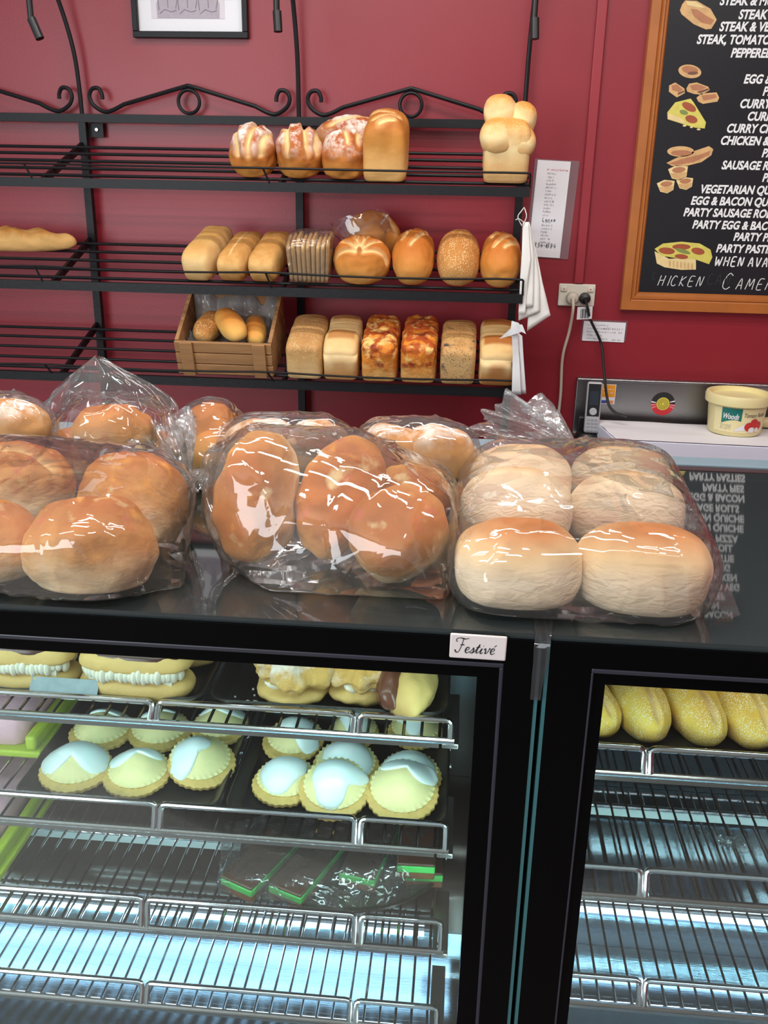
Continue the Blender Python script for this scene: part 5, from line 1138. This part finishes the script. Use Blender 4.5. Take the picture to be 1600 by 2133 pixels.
ec0 = Vector((-.288, .905, ZT)); l1 = at_z(145, 1428, ZT+.02); r1 = at_z(388, 1445, ZT+.02)
eclair('eclair', 'whole long cream eclair at the front right of the eclair tray', Vector((l1.x, .905, ZT)), Vector((r1.x, .902, ZT)), .062, M['choc'], seed=1, group=g_)
eclair('eclair', 'cream eclair cut off by the left edge of the photo, beside the whole one', Vector((l1.x-.135, .906, ZT)), Vector((l1.x-.002, .908, ZT)), .062, M['choc'], seed=5, group=g_)
eclair('eclair', 'eclair in the second row, behind the whole front eclair', Vector((l1.x-.02, .985, ZT)), Vector((r1.x+.010, .978, ZT)), .060, M['choc'], seed=9, group=g_)
eclair('eclair', 'eclair in the second row at the left edge, behind the cut off one', Vector((l1.x-.165, .985, ZT)), Vector((l1.x-.024, .985, ZT)), .060, M['choc'], seed=12, group=g_)
def puff(px, py, label, W, seed, swirl):
    p = at_z(px, 1472, ZT+.004); p.y += W*.46
    e = empty('cream_puff', label, 'cream puff', (p.x, p.y, ZT), (0, 0, seed*.7), 'icing sugar dusted cream puffs')
    o = link('bottom_shell', blob_mesh('bottom_shell', W, W*.95, .024, amp=.006, freq=32, seed=seed, flat=.4, NU=60, NV=26), M['choux'], e)
    b = MB(); P = []
    for j in range(9):
        q = j/8; P.append([((W*.40+.004*math.sin(a*7+q*3))*math.sin(PI*(.25+.5*q))*math.cos(a), (W*.40+.004*math.sin(a*7+q*3))*math.sin(PI*(.25+.5*q))*math.sin(a), 0.014+.018*q) for a in [2*PI*k/60 for k in range(60)]])
    b.grid(P, wrap=True, capends=True); b.build('cream_filling', M['cream'], e)
    o = link('top_shell', blob_mesh('top_shell', W*1.02, W*.98, .046, amp=.014, freq=44, seed=seed+2, flat=.25, e1=.8, NU=84, NV=40), BR_PUFF, e); o.location = (0, 0, .023)
    if swirl:
        b = MB(); P = []
        for j in range(14):
            t = j/13; r = .017*(1-t)+.001; P.append([(r*(1+.18*math.cos(7*a+t*5))*math.cos(a), r*(1+.18*math.cos(7*a+t*5))*math.sin(a), .058+.020*t) for a in [2*PI*k/56 for k in range(56)]])
        b.grid(P, wrap=True, capends=True); b.build('custard_swirl', M['custard'], e)
BR_PUFF = M['sugar_puff']
puff(600, 1440, 'sugar dusted cream puff with a yellow custard swirl on top', .086, 3, True)
puff(742, 1442, 'sugar dusted cream puff between the swirl topped puff and the chocolate eclair', .074, 5, False)
q = at_z(856, 1452, ZT+.02)
ce = empty('chocolate_eclair', 'choux bun standing lengthways with milk chocolate icing on its left half', 'eclair', (q.x, q.y+.03, ZT), (0, 0, R(-8)))
link('choux_bun', blob_mesh('choux_bun', .056, .115, .050, e2=.8, amp=.005, freq=30, seed=7, flat=.35, NU=64, NV=30), M['choux'], ce)
o = link('chocolate_icing', blob_mesh('chocolate_icing', .036, .108, .047, e2=.8, amp=.003, freq=40, seed=8, flat=.3, NU=56, NV=26), M['choc_milk'], ce); o.location = (-.013, -.004, .008); o.rotation_euler = (0, R(-14), 0)
cr = random.Random(4); gch = 'icing sugar crumbs on the empty left end of the puff tray'
b = MB()
for i in range(26):
    x, y = -.20+cr.gauss(0, .018), .93+cr.gauss(0, .035); y = min(max(y, .895), 1.05); x = max(x, -.24); s = .0008+.0010*cr.random(); b.box((x-s, y-s, ZT-.0006), (x+s, y+s, ZT+.0008))
o = b.build('sugar_crumbs', M['paper'], None, smooth=False); tag(o, 'scatter of white icing sugar crumbs on the bare end of the cream puff tray', 'crumbs', None, 'stuff')

# chocolate mint slices on a plate, wrapped in cling film
PZ = LS[2][1]+.0065
pc = Vector((-.125, .992, PZ)); PR = .140
pl_m = mat('dark_glazed_plate', srgb(46, 40, 40), .25)
b = MB(); b.lathe([(.001, 0), (.06, 0), (.07, .001), (.128, .010), (.134, .012), (.134, .0145), (.126, .0130), (.068, .0045), (.001, .004)], 64)
plate = b.build('plate', pl_m); plate.location = pc; plate.scale = (1, .80, 1); tag(plate, 'dark round plate under the chocolate mint slices', 'plate')
def mint(label, px, py, z, rz, L=.105, tiltx=0.0):
    p = at_z(px, py, PZ+z+.015)
    e = empty('mint_slice', label, 'chocolate slice', (p.x, p.y, PZ+z), (tiltx, 0, rz), 'chocolate mint slices under cling film'); W = .046
    for nm, m, z0, z1, g in (('biscuit_base', M['biscuit'], 0, .009, 0), ('mint_layer', M['mint'], .0092, .0185, .0004), ('chocolate_top', M['choc_slice'], .0187, .0225, 0)):
        b = MB(); b.box((-W/2-g, -L/2-g, z0), (W/2+g, L/2+g, z1)); bevel(b.build(nm, m, e), .0014, 2)
    return p
mint('chocolate mint slice at the far left of the plate, turned to the right', 545, 1795, .007, R(-24))
mint('chocolate mint slice second from left, its green corner pointing at the front rail', 640, 1808, .007, R(-22))
mint('chocolate mint slice lying open in the middle of the plate', 770, 1775, .007, R(-12))
mint('chocolate mint slice at the right of the plate, stacked on another', 868, 1762, .0305, R(2), L=.085)
mint('chocolate mint slice at the bottom of the right hand stack', 882, 1772, .007, R(4), L=.10)
mint('chocolate mint slice at the back of the plate, behind the left pair', 700, 1735, .007, R(-20), L=.085)

# pink iced cakes on lime boards along the left wall of the case
for i, (sh, lab) in enumerate(((1, 'pink iced slab cake on a lime board, beside the tray of six iced pastries'), (2, 'pink iced slab cake on a lime board, lower one, left of the mint slices'))):
    zz_ = LS[sh][1]+.0065
    e0 = at_z((100, 52)[i], (1530, 1730)[i], zz_+.02)
    x1 = e0.x; y0, y1 = ((.965, 1.20), (.885, 1.16))[i]
    c = empty('slab_cake', lab, 'cake', (x1-.06, y0, zz_), (0, 0, 0), 'pink slab cakes on lime boards')
    b = MB(); b.box((-.09, 0, 0), (.06, y1-y0, .010)); bevel(b.build('lime_board', M['lime'], c), .003, 3)
    b = MB(); P = []
    me_ = blob_mesh('cake_slab', .118, y1-y0-.02, .045, e1=.25, e2=.2, flat=.5, amp=.002, freq=40, seed=i, NU=60, NV=24); o = link('cake_slab', me_, M['pink'], c); o.location = (-.022, (y1-y0)/2, .0105)
    b = MB(); b.box((.040, .002, .0105), (.054, y1-y0-.004, .030)); bevel(b.build('lime_edge', M['lime'], c), .004, 3)

# sugared doughnuts in the right case
def donut(px0, py0, px1, py1, label, W, seed, z=.026, roll=0.0):
    p0 = at_z(px0, py0, TZR+.008); p1 = at_z(px1, py1, TZR+.022); d = (p1-p0).normalized()*.128; p1 = p0+d; L = .128
    o = link('sugared_doughnut', blob_mesh('sugared_doughnut', W, L*1.0, W*.86, e1=.92, e2=.85, flat=.42, amp=.0035, freq=26, seed=seed, NU=72, NV=40, cuts=((.12, -.8, -.05, .75, .10, .006),)), M['donut'])
    o.location = Vector(((p0.x+p1.x)/2, (p0.y+p1.y)/2, TZR+.0035)); o.rotation_euler = (R(5), roll, math.atan2(d.y, d.x)-PI/2)
    return tag(o, label, 'doughnut', 'sugared finger doughnuts')
donut(1362, 1548, 1300, 1418, 'sugared finger doughnut with a long seam, first whole one from the case post', .058, 1)
donut(1482, 1556, 1410, 1425, 'sugared finger doughnut in the middle of the row, between the two other whole ones', .058, 2)
donut(1588, 1563, 1512, 1434, 'sugared finger doughnut at the right end of the row, cut by the photo edge', .060, 3)
donut(1268, 1535, 1200, 1440, 'sugared doughnut mostly hidden behind the black post at the left of its tray', .056, 4)
def back_donut(x, y, lab, s):
    o = link('sugared_doughnut', blob_mesh('sugared_doughnut', .056, .12, .048, amp=.003, seed=s, flat=.42, e2=.85), M['donut']); o.location = (x, y, TZR+.0035); o.rotation_euler = (0, 0, R(20)); tag(o, lab, 'doughnut', 'sugared finger doughnuts')
p = at_z(1262, 1415, TZR+.03); back_donut(p.x+.0, p.y+.075, 'sugared doughnut in the back row behind the first gap by the post', 6)
p = at_z(1395, 1415, TZR+.03); back_donut(p.x+.008, p.y+.085, 'sugared doughnut in the back row between the first and second whole ones', 7)
p = at_z(1500, 1425, TZR+.03); back_donut(p.x+.012, p.y+.085, 'sugared doughnut in the back row between the second and third whole ones', 8)
b = MB()
for i in range(70):
    x = RX0+.075+.30*cr.random(); 
    if i > 35: x = .275+cr.gauss(0, .010)
    y = .892+abs(cr.gauss(0, .004)); s = .0005+.0008*cr.random(); b.box((x-s, y-s, TZR+.0012), (x+s, y+s, TZR+.0028))
o = b.build('spilled_sugar', M['paper'], None, smooth=False); tag(o, 'spilled white sugar along the front of the doughnut tray', 'sugar', None, 'stuff')
# ================================================================ bread in clear bags on top of the cases
TAN3 = math.tan(R(3.0))
def floor_z(x, y): return CZ if x < .09 else CZ - (y-GY)*TAN3
def place(o, c, rot): o.matrix_world = Matrix.Translation(c) @ Euler(rot).to_matrix().to_4x4(); return o
def roll(name, label, m, W, L, H, px, py, zc, rot=(0, 0, 0), group=None, Y=None, **kw):
    """a roll whose middle sits at the pixel's ray, at height zc (or depth Y)"""
    c = at_y(px, py, Y) if Y else at_z(px, py, zc)
    kw = {**dict(e1=.9, flat=.42, amp=.006, freq=24, NU=84, NV=48), **kw}
    me = blob_mesh(name, W, L, H, **kw); me.transform(Matrix.Translation((0, 0, -H*.5)))
    o = link(name, me, m); place(o, c, rot); tag(o, label, 'bread roll', group)
    # never below the glass
    zs = min((o.matrix_world @ v.co).z for v in me.vertices)
    fz_ = floor_z(c.x, c.y)
    if zs < fz_+.004: o.matrix_world = Matrix.Translation((0, 0, fz_+.004-zs)) @ o.matrix_world
    return o
def axis_roll(name, label, m, W, H, p0, p1, up, group=None, grow=1.0, **kw):
    """a long roll between two points, crown turned to 'up'"""
    d = p1-p0; L = d.length*grow; y = d.normalized(); z = Vector(up); z = (z-y*z.dot(y)).normalized(); x = y.cross(z)
    kw = {**dict(e1=.9, e2=.85, flat=.42, amp=.007, freq=22, NU=96, NV=56), **kw}
    me = blob_mesh(name, W, L, H, **kw); me.transform(Matrix.Translation((0, 0, -H*.5)))
    o = link(name, me, m); c = (p0+p1)/2
    o.matrix_world = Matrix(((x.x, y.x, z.x, c.x), (x.y, y.y, z.y, c.y), (x.z, y.z, z.z, c.z), (0, 0, 0, 1)))
    zs = min((o.matrix_world @ v.co).z for v in me.vertices)
    if zs < CZ+.004: o.matrix_world = Matrix.Translation((0, 0, CZ+.004-zs)) @ o.matrix_world
    return tag(o, label, 'bread roll', group)
def hull_bag(name, label, rolls, extra=(), grow=.0075, voxel=.0034, crease=.0016, cfreq=22, seed=0, pulls=(), lines=46, zfloor=CZ, m=None, group=None, smooth=2, cat='plastic bag'):
    """film stretched over its contents: hull of the rolls, finely divided, creased by ridged noise"""
    bm = bmesh.new()
    for o in rolls:
        c = o.matrix_world.translation; mw = o.matrix_world
        for i, v in enumerate(o.data.vertices):
            if i % 3 == 0:
                p = mw @ v.co; d = (p-c); bm.verts.new(p + d.normalized()*grow)
    for p in extra: bm.verts.new(p)
    r = bmesh.ops.convex_hull(bm, input=bm.verts)
    bmesh.ops.delete(bm, geom=[g for g in r['geom_interior'] if isinstance(g, bmesh.types.BMVert)], context='VERTS')
    loose = [v for v in bm.verts if not v.link_faces]; bmesh.ops.delete(bm, geom=loose, context='VERTS')
    me = bpy.data.meshes.new(name); bm.to_mesh(me); bm.free()
    o = link(name, me, m or M['film'])
    md = o.modifiers.new('r', 'REMESH'); md.mode = 'VOXEL'; md.voxel_size = voxel
    dg = bpy.context.evaluated_depsgraph_get(); m2 = bpy.data.meshes.new_from_object(o.evaluated_get(dg)); o.modifiers.clear(); o.data = m2; bpy.data.meshes.remove(me); m2.name = name
    bm = bmesh.new(); bm.from_mesh(m2)
    for _ in range(smooth): bmesh.ops.smooth_vert(bm, verts=bm.verts, factor=.5, use_axis_x=True, use_axis_y=True, use_axis_z=True)
    bm.normal_update(); sd = Vector((seed*2.7, seed*1.3, seed*3.9))
    co = np.array([v.co[:] for v in bm.verts]); nr = np.array([v.normal[:] for v in bm.verts]); rg_ = random.Random(seed*7+1); dsp = np.zeros(len(co))
    ctr = co.mean(0); size = float(np.linalg.norm(co.max(0)-co.min(0)))
    for k in range(lines):     # straight folds where the film pulls tight
        i0 = rg_.randrange(len(co)); a = co[i0]
        if pulls and k % 3 != 2:
            src = np.array(pulls[k % len(pulls)][:]); dvec = a-src; dl = np.linalg.norm(dvec)
            if dl < .02: continue
            bpt = src + dvec*(.25+.5*rg_.random()); a = src + dvec*(.08+.2*rg_.random()) if rg_.random() < .5 else a
        else:
            tdir = np.array([rg_.gauss(0, 1), rg_.gauss(0, .5), rg_.gauss(0, .6)]); n0 = nr[i0]; tdir -= n0*tdir.dot(n0); tdir /= np.linalg.norm(tdir)+1e-9; bpt = a + tdir*size*(.06+.20*rg_.random())
        ab = bpt-a; l2 = ab.dot(ab)+1e-9; t = np.clip(((co-a)@ab)/l2, 0, 1); q = a + t[:, None]*ab; off_ = co-q
        dn = (off_*nr).sum(1); tang = off_ - nr*dn[:, None]; d = np.linalg.norm(tang, axis=1)
        wd = .0022+.0020*rg_.random(); amp = (.0010+.0016*rg_.random())*(1 if rg_.random() < .75 else -.6)
        dsp += amp*np.exp(-(d/wd)**2)*np.sin(np.pi*np.clip(t*.9+.05, 0, 1))**.5*(np.abs(dn) < .025)
    for iv, v in enumerate(bm.verts):
        q = v.co
        rg = 1-abs(noise.noise(Vector((q.x*cfreq, q.y*cfreq*.6, q.z*cfreq*.45))+sd))*2.4
        v.co += v.normal*(max(0, rg)**5*crease + float(dsp[iv]) + .001)
        fl_ = floor_z(v.co.x, v.co.y) if zfloor == CZ else zfloor
        if v.co.z < fl_+.0012: v.co.z = fl_+.0012
    bm.to_mesh(m2); bm.free()
    m2.materials.clear(); m2.materials.append(m or M['film']); m2.polygons.foreach_set('use_smooth', [True]*len(m2.polygons))
    return tag(o, label, cat, group)
def neck(parent, tie, tip, r0, r1, squash, seed=0, tie_m=None, pleats=9, up=(0, 0, 1), wob=.25):
    """the gathered mouth of a bag fanning out beyond its tie"""
    d = tip-tie; L = d.length; z = d.normalized(); x = Vector(up).cross(z).normalized(); y = z.cross(x); b = MB(); P = []
    n, k_ = 120, 22
    for i in range(k_+1):
        t = i/k_; rr = r0 + (r1-r0)*t**.75; row = []
        bend = Vector((0, 0, -.25*L*t*t*.3))
        for k in range(n):
            a = 2*PI*k/n; nz_ = noise.noise(Vector((math.cos(a)*1.5, math.sin(a)*1.5, seed+t*1.5)))
            pr = 1 + (.30*math.sin(pleats*a+nz_*3+seed) + .12*math.sin(pleats*2.3*a+2*nz_))*min(1, .35+t) + wob*nz_*t
            e_ = L*t*(1+.18*t*noise.noise(Vector((math.cos(a)*2, math.sin(a)*2, seed+4))))
            row.append(tie + z*e_ + (x*math.cos(a) + y*math.sin(a)*squash)*rr*pr + bend)
        P.append(row)
    b.grid(P, wrap=True); o = b.build('gathered_neck', M['neck'], None, auto=None)
    o.parent = parent; o.matrix_parent_inverse = parent.matrix_world.inverted()
    if tie_m:
        b = MB(); rt = r0*1.05
        b.tube([tie + z*.002 + (x*math.cos(a)+y*math.sin(a)*max(.6, squash))*rt for a in [2*PI*k/20 for k in range(20)]], .0018, 6, closed=True)
        f = at_p(tie); e1 = tie - Vector((0, .002, 0)) + (x*math.cos(4) + y*math.sin(4)*.6)*rt
        b.tube([e1, e1 + Vector((-.014, -.008, -.006))], .0016, 6); b.tube([e1, e1 + Vector((.010, -.008, .009))], .0016, 6)
        q = b.build('twist_tie', tie_m, None); q.parent = parent; q.matrix_parent_inverse = parent.matrix_world.inverted()
    return o
def at_p(v): return v
def flap(parent, rows, seed, wave=.004, nu=10):
    """a loose fold of film lying out from a bag"""
    b = MB(); sheet(b, rows, wave, seed); o = b.build('loose_fold', M['film'], None, auto=None); o.parent = parent; o.matrix_parent_inverse = parent.matrix_world.inverted(); return o
V = Vector
# -- front right bag: six soft buns
gb = 'six soft white buns in the front right bag'
k6 = dict(e1=.82, e2=.86, flat=.45, amp=.003, freq=16)
bu = [roll('soft_bun', 'brown topped soft bun at the front left of the six bun bag', BR['bun'], .127, .112, .076, 1079, 1172, 1.240, (R(-4), 0, .05), gb, seed=50, **k6),
      roll('soft_bun', 'soft bun at the front right of the six bun bag', BR['bun'], .132, .112, .078, 1338, 1186, 1.235, (R(-4), 0, -.12), gb, seed=51, **k6),
      roll('soft_bun', 'pale soft bun standing in the middle row on the left of the six bun bag', BR['bun_pale'], .124, .105, .082, 1072, 1062, 1.256, (R(-32), 0, .05), gb, seed=52, **k6),
      roll('soft_bun', 'pale soft bun standing in the middle row on the right of the six bun bag', BR['bun_pale'], .130, .105, .082, 1302, 1068, 1.246, (R(-32), 0, -.1), gb, seed=53, **k6),
      roll('soft_bun', 'back row soft bun under the neck of the six bun bag', BR['bun_pale'], .122, .100, .080, 1082, 1000, 1.262, (R(-32), 0, 0), gb, seed=54, **k6),
      roll('soft_bun', 'soft bun in the back row on the right of the six bun bag', BR['bun_pale'], .124, .100, .080, 1293, 997, 1.244, (R(-32), 0, -.1), gb, seed=55, **k6)]
tieG = at_y(1186, 934, 1.17)
bagG = hull_bag('plastic_bag', 'clear bag of six soft buns lying across the joint of the two cases', bu, [tieG + V((-.012, -.02, -.012)), tieG + V((.012, -.02, -.012))], seed=1, pulls=[tieG])
neck(bagG, tieG, at_y(1062, 868, 1.24), .010, .062, .62, 2, M['gold_tie'])
fz = CZ+.0025
flap(bagG, [[at_z(1455, 1225, fz+.02), at_z(1470, 1190, fz+.03)], [at_z(1490, 1262, fz+.004), at_z(1520, 1222, fz+.006)], [at_z(1525, 1288, fz), at_z(1542, 1280, fz)]], 3)
# -- middle front bag: cheese and bacon rolls
gd = 'long cheese and bacon rolls in the middle bag'
D1 = axis_roll('cheese_bacon_roll', 'cheese and bacon roll standing upright at the left of the middle bag', BR['cb_roll'], .082, .078, at_y(512, 1212, .900), at_y(548, 945, .960), (-.35, -.9, .2), gd, 1.0, seed=60)
D2 = axis_roll('cheese_bacon_roll', 'cheese and bacon roll leaning to the right in the centre of the middle bag', BR['cb_roll'], .084, .072, at_y(656, 1208, .922), at_y(748, 968, .990), (.1, -.9, .3), gd, 1.0, seed=61)
D3 = axis_roll('cheese_bacon_roll', 'smooth brown roll lying at the front right of the middle bag', BR['cb_roll'], .092, .080, at_y(742, 1228, .872), at_y(908, 1120, .905), (-.25, -.72, .7), gd, 1.02, seed=62)
D4 = axis_roll('cheese_bacon_roll', 'brown roll standing behind the lying one at the right of the middle bag', BR['cb_roll'], .086, .078, at_y(868, 1130, 1.0), at_y(852, 985, 1.025), (.2, -.9, .3), gd, 1.0, seed=63)
gth = at_y(418, 988, .985)
bagD = hull_bag('plastic_bag', 'clear bag of long cheese and bacon rolls in the middle of the case edge', [D1, D2, D3, D4], [gth, gth + V((.0, .02, .02)), gth + V((.01, -.01, -.02)), at_z(930, 1250, CZ+.002), at_z(560, 1232, CZ+.002)], seed=4, pulls=[gth, at_y(930, 1240, .86)], lines=60)
neck(bagD, at_y(424, 985, .985), at_y(404, 1004, .965), .007, .014, .7, 6, None, 7)
# -- left front bag
ga = 'round cheese and bacon rolls in the left bag'
A1 = roll('cheese_bacon_roll', 'round cheese topped roll at the front of the left bag', BR['cb_roll'], .134, .110, .086, 192, 1142, 1.244, (R(-8), 0, .1), ga, seed=70)
A2 = roll('cheese_bacon_roll', 'pale round roll behind the front one in the left bag, nearest the green tie', BR['cb_roll'], .118, .105, .098, 283, 1060, 1.250, (R(-22), R(6), .2), ga, seed=71)
A3 = roll('cheese_bacon_roll', 'dark split roll at the back of the left bag, cut by the photo edge', BR['cb_roll'], .140, .100, .088, 30, 1000, 1.262, (R(-14), 0, .1), ga, seed=72, cuts=((-.7, -.5, .7, -.5, .12, .008),))
A4 = roll('cheese_bacon_roll', 'roll at the front left corner of the left bag, cut by the photo edge', BR['cb_roll'], .096, .100, .074, -12, 1133, 1.238, (R(-6), 0, 0), ga, seed=73)
tieA = at_y(384, 996, 1.075)
bagA = hull_bag('plastic_bag', 'clear bag of round cheese and bacon rolls with a green twist tie, at the left', [A1, A2, A3, A4], [tieA, tieA + V((-.012, -.012, .012)), at_z(378, 1222, CZ+.002), at_z(383, 1150, CZ+.002)], seed=7, pulls=[tieA, at_y(378, 1215, .85)], lines=60)
neck(bagA, tieA, at_y(322, 890, 1.065), .009, .060, .7, 8, M['green_tie'])
# -- back row of bags
ge = 'flour dusted rolls in the back middle bag'
E_ = [roll('dusted_roll', 'floured roll at the left of the back middle bag', BR['dust'], .078, .080, .062, 515, 970, 1.232, (0, 0, 0), ge, seed=80), roll('dusted_roll', 'floured roll at the right of the back middle bag', BR['dust'], .078, .080, .062, 640, 980, 1.232, (0, 0, .4), ge, seed=81),
      roll('dusted_roll', 'upper floured roll in the back middle bag, behind the upright roll', BR['dust'], .090, .082, .064, 548, 922, 1.288, (R(-15), 0, .2), ge, seed=82), roll('dusted_roll', 'upper right floured roll in the back middle bag, in front of the rack upright', BR['dust'], .090, .082, .062, 650, 928, 1.286, (R(-15), 0, .9), ge, seed=83)]
hull_bag('plastic_bag', 'clear bag of floured rolls behind the middle bag, in front of the rack upright', E_, [at_y(470, 960, 1.20), at_y(520, 884, 1.22), at_y(690, 900, 1.22)], seed=9)
gf = 'flour dusted rolls in the back right bag'
F_ = [roll('dusted_roll', 'golden floured roll lowest at the front of the back right bag', BR['dust'], .084, .084, .066, 885, 1020, 1.235, (R(-6), 0, 0), gf, seed=84), roll('dusted_roll', 'floured roll low at the left of the back right bag', BR['dust'], .066, .078, .060, 795, 985, 1.232, (0, 0, .3), gf, seed=85),
      roll('dusted_roll', 'upper right floured roll in the back right bag, beside the six bun bag', BR['dust'], .092, .082, .066, 908, 942, 1.287, (R(-18), 0, .1), gf, seed=86), roll('dusted_roll', 'upper left floured roll in the back right bag', BR['dust'], .088, .082, .064, 812, 940, 1.287, (R(-15), 0, .8), gf, seed=87)]
hull_bag('plastic_bag', 'clear bag of floured rolls between the middle bag and the six bun bag', F_, [at_y(818, 896, 1.2), at_y(935, 902, 1.21)], seed=11)
gc = 'tall rolls in the back left bag'
C_ = [roll('tall_roll', 'golden roll rising behind the green tie in the back left bag', BR['vienna'], .078, .080, .072, 443, 893, 1.30, (R(-20), 0, 0), gc, Y=1.27, seed=88), roll('tall_roll', 'pale roll under the golden one in the back left bag', BR['long'], .078, .080, .066, 448, 955, 1.235, (0, 0, 0), gc, seed=89)]
hull_bag('plastic_bag', 'small clear bag with two stacked rolls behind the green twist tie', C_, [at_y(425, 828, 1.27), at_y(490, 860, 1.27)], seed=13)
gq = 'pinkish rolls in the tall crumpled bag'
B_ = [roll('pale_roll', 'roll low at the left of the tall crumpled bag', BR['cb_roll'], .100, .090, .064, 168, 952, 1.232, (0, 0, 0), gq, seed=90), roll('pale_roll', 'roll low at the right of the tall crumpled bag', BR['cb_roll'], .100, .090, .064, 305, 955, 1.232, (0, 0, 0), gq, seed=91), roll('pale_roll', 'upper roll in the tall crumpled bag, blurred by creased film', BR['cb_roll'], .105, .090, .070, 238, 898, 1.290, (R(-12), 0, .2), gq, seed=92)]
bagB = hull_bag('plastic_bag', 'tall crumpled clear bag rising to a peak in front of the lowest rack shelf', B_, [at_y(150, 815, 1.26), at_y(335, 822, 1.26), at_y(372, 872, 1.25)], seed=15, crease=.004, lines=70)
pk = MB(); rowsP = []
for i in range(26):
    t = i/25; cx = 232-28*t; w_ = 128*(1-t**1.5)+8; py = 856-112*t
    row = []
    for k in range(64):
        a = 2*PI*k/64; nz_ = noise.noise(V((math.cos(a)*1.7, math.sin(a)*1.7, 31+t*2)))
        f_ = 1+.22*nz_+.07*math.sin(9*a+5*nz_)
        p_ = at_y(cx + w_*math.cos(a)*f_, py + 8*nz_, 1.25); p_.y += .040*math.sin(a)*(1-t*.85)*f_; row.append(p_)
    rowsP.append(row)
pk.grid(rowsP, wrap=True); o = pk.build('gathered_neck', M['film'], None, auto=None); o.parent = bagB; o.matrix_parent_inverse = bagB.matrix_world.inverted()
gz_ = 'rolls in the far left back bag'
Z_ = [roll('pale_roll', 'roll at the foot of the far left back bag', BR['dust'], .095, .085, .064, -5, 940, 1.232, (0, 0, 0), gz_, seed=93), roll('pale_roll', 'upper roll in the far left back bag', BR['dust'], .095, .085, .064, 24, 885, 1.290, (R(-12), 0, .2), gz_, seed=94), roll('pale_roll', 'upper roll cut by the photo edge in the far left back bag', BR['dust'], .095, .085, .064, -80, 888, 1.290, (R(-12), 0, .2), gz_, seed=95)]
bagZ = hull_bag('plastic_bag', 'clear bag of rolls at the far left of the back row, with a pointed neck', Z_, [], seed=17)
neck(bagZ, at_y(-18, 900, 1.17), at_y(45, 838, 1.21), .009, .034, .7, 12, M['green_tie'], 8)

# ---- film in the left case and on the rack
slices = [o for o in bpy.data.objects if o.name.startswith('mint_slice')]
leaf = [c for s_ in slices for c in s_.children]
bpy.context.view_layer.update()
hull_bag('cling_film', 'cling film wrapped over the plate of chocolate mint slices', leaf, [pc + V((.132*math.cos(a), .104*math.sin(a), .014)) for a in [2*PI*k/24 for k in range(24)]] + [pc + V((.06*math.cos(a), .05*math.sin(a), -.0005)) for a in [2*PI*k/12 for k in range(12)]] + [at_y(470, 1725, 1.05)], grow=.004, voxel=.0034, crease=.0024, cfreq=60, lines=90, seed=21, zfloor=PZ-.0008, m=M['cling'], cat='cling film')
sl_ = [o for o in bpy.data.objects if o.name.startswith('bread_slice')]
bag_s = hull_bag('plastic_bag', 'clear bag holding the sliced brown bread, its open end folded to the left', sl_, [on_shelf(1, shelf_x(606, 560, 1, .05), .05, .105)], grow=.004, voxel=.0034, crease=.0012, cfreq=40, lines=30, seed=23, zfloor=-9)
vb = [o for o in bpy.data.objects if o.get('label', '').startswith('vienna loaf half slid')][0]
p0_ = at_y(700, 545, 2.56); b = MB(); rows_ = []
for i in range(20):
    t = i/19; row = []
    for k in range(60):
        a = 2*PI*k/60; nz_ = noise.noise(V((math.cos(a)*1.7, math.sin(a)*1.7, 3+t*2)))
        cx = 757-12*t; cy = 507-50*t; w_ = 48+14*t; f_ = 1+.22*nz_*(.5+t)
        q = at_y(cx + w_*math.cos(a)*f_, cy - 24*math.cos(a)*(.2+.4*t) + 12*math.sin(a) + 10*nz_*t, 2.60); q.y += .05*math.sin(a)*(1-.4*t); row.append(q)
    rows_.append(row)
b.grid(rows_, wrap=True); o = b.build('plastic_bag', M['film'], None, auto=None); tag(o, 'open clear bag pushed back above the flower-cut cob on the middle shelf', 'plastic bag')
# scrap of film left on the empty shelf of the right case
sc0 = at_z(1525, 1755, RS[1][1]+.012); b = MB(); P = []
for i in range(14):
    P.append([(sc0.x+.03*(i/13-.5)+.004*noise.noise(V((i*.4, j*.5, 2))), sc0.y+.022*(j/9-.5)+.004*noise.noise(V((i*.5, j*.4, 6))), RS[1][1]+.010+.008*abs(noise.noise(V((i*.35, j*.45, 9))))) for j in range(10)])
b.grid(P); o = b.build('film_scrap', M['neck'], None, auto=None); tag(o, 'small scrap of crumpled film left on the empty wire shelf of the doughnut case', 'plastic scrap')
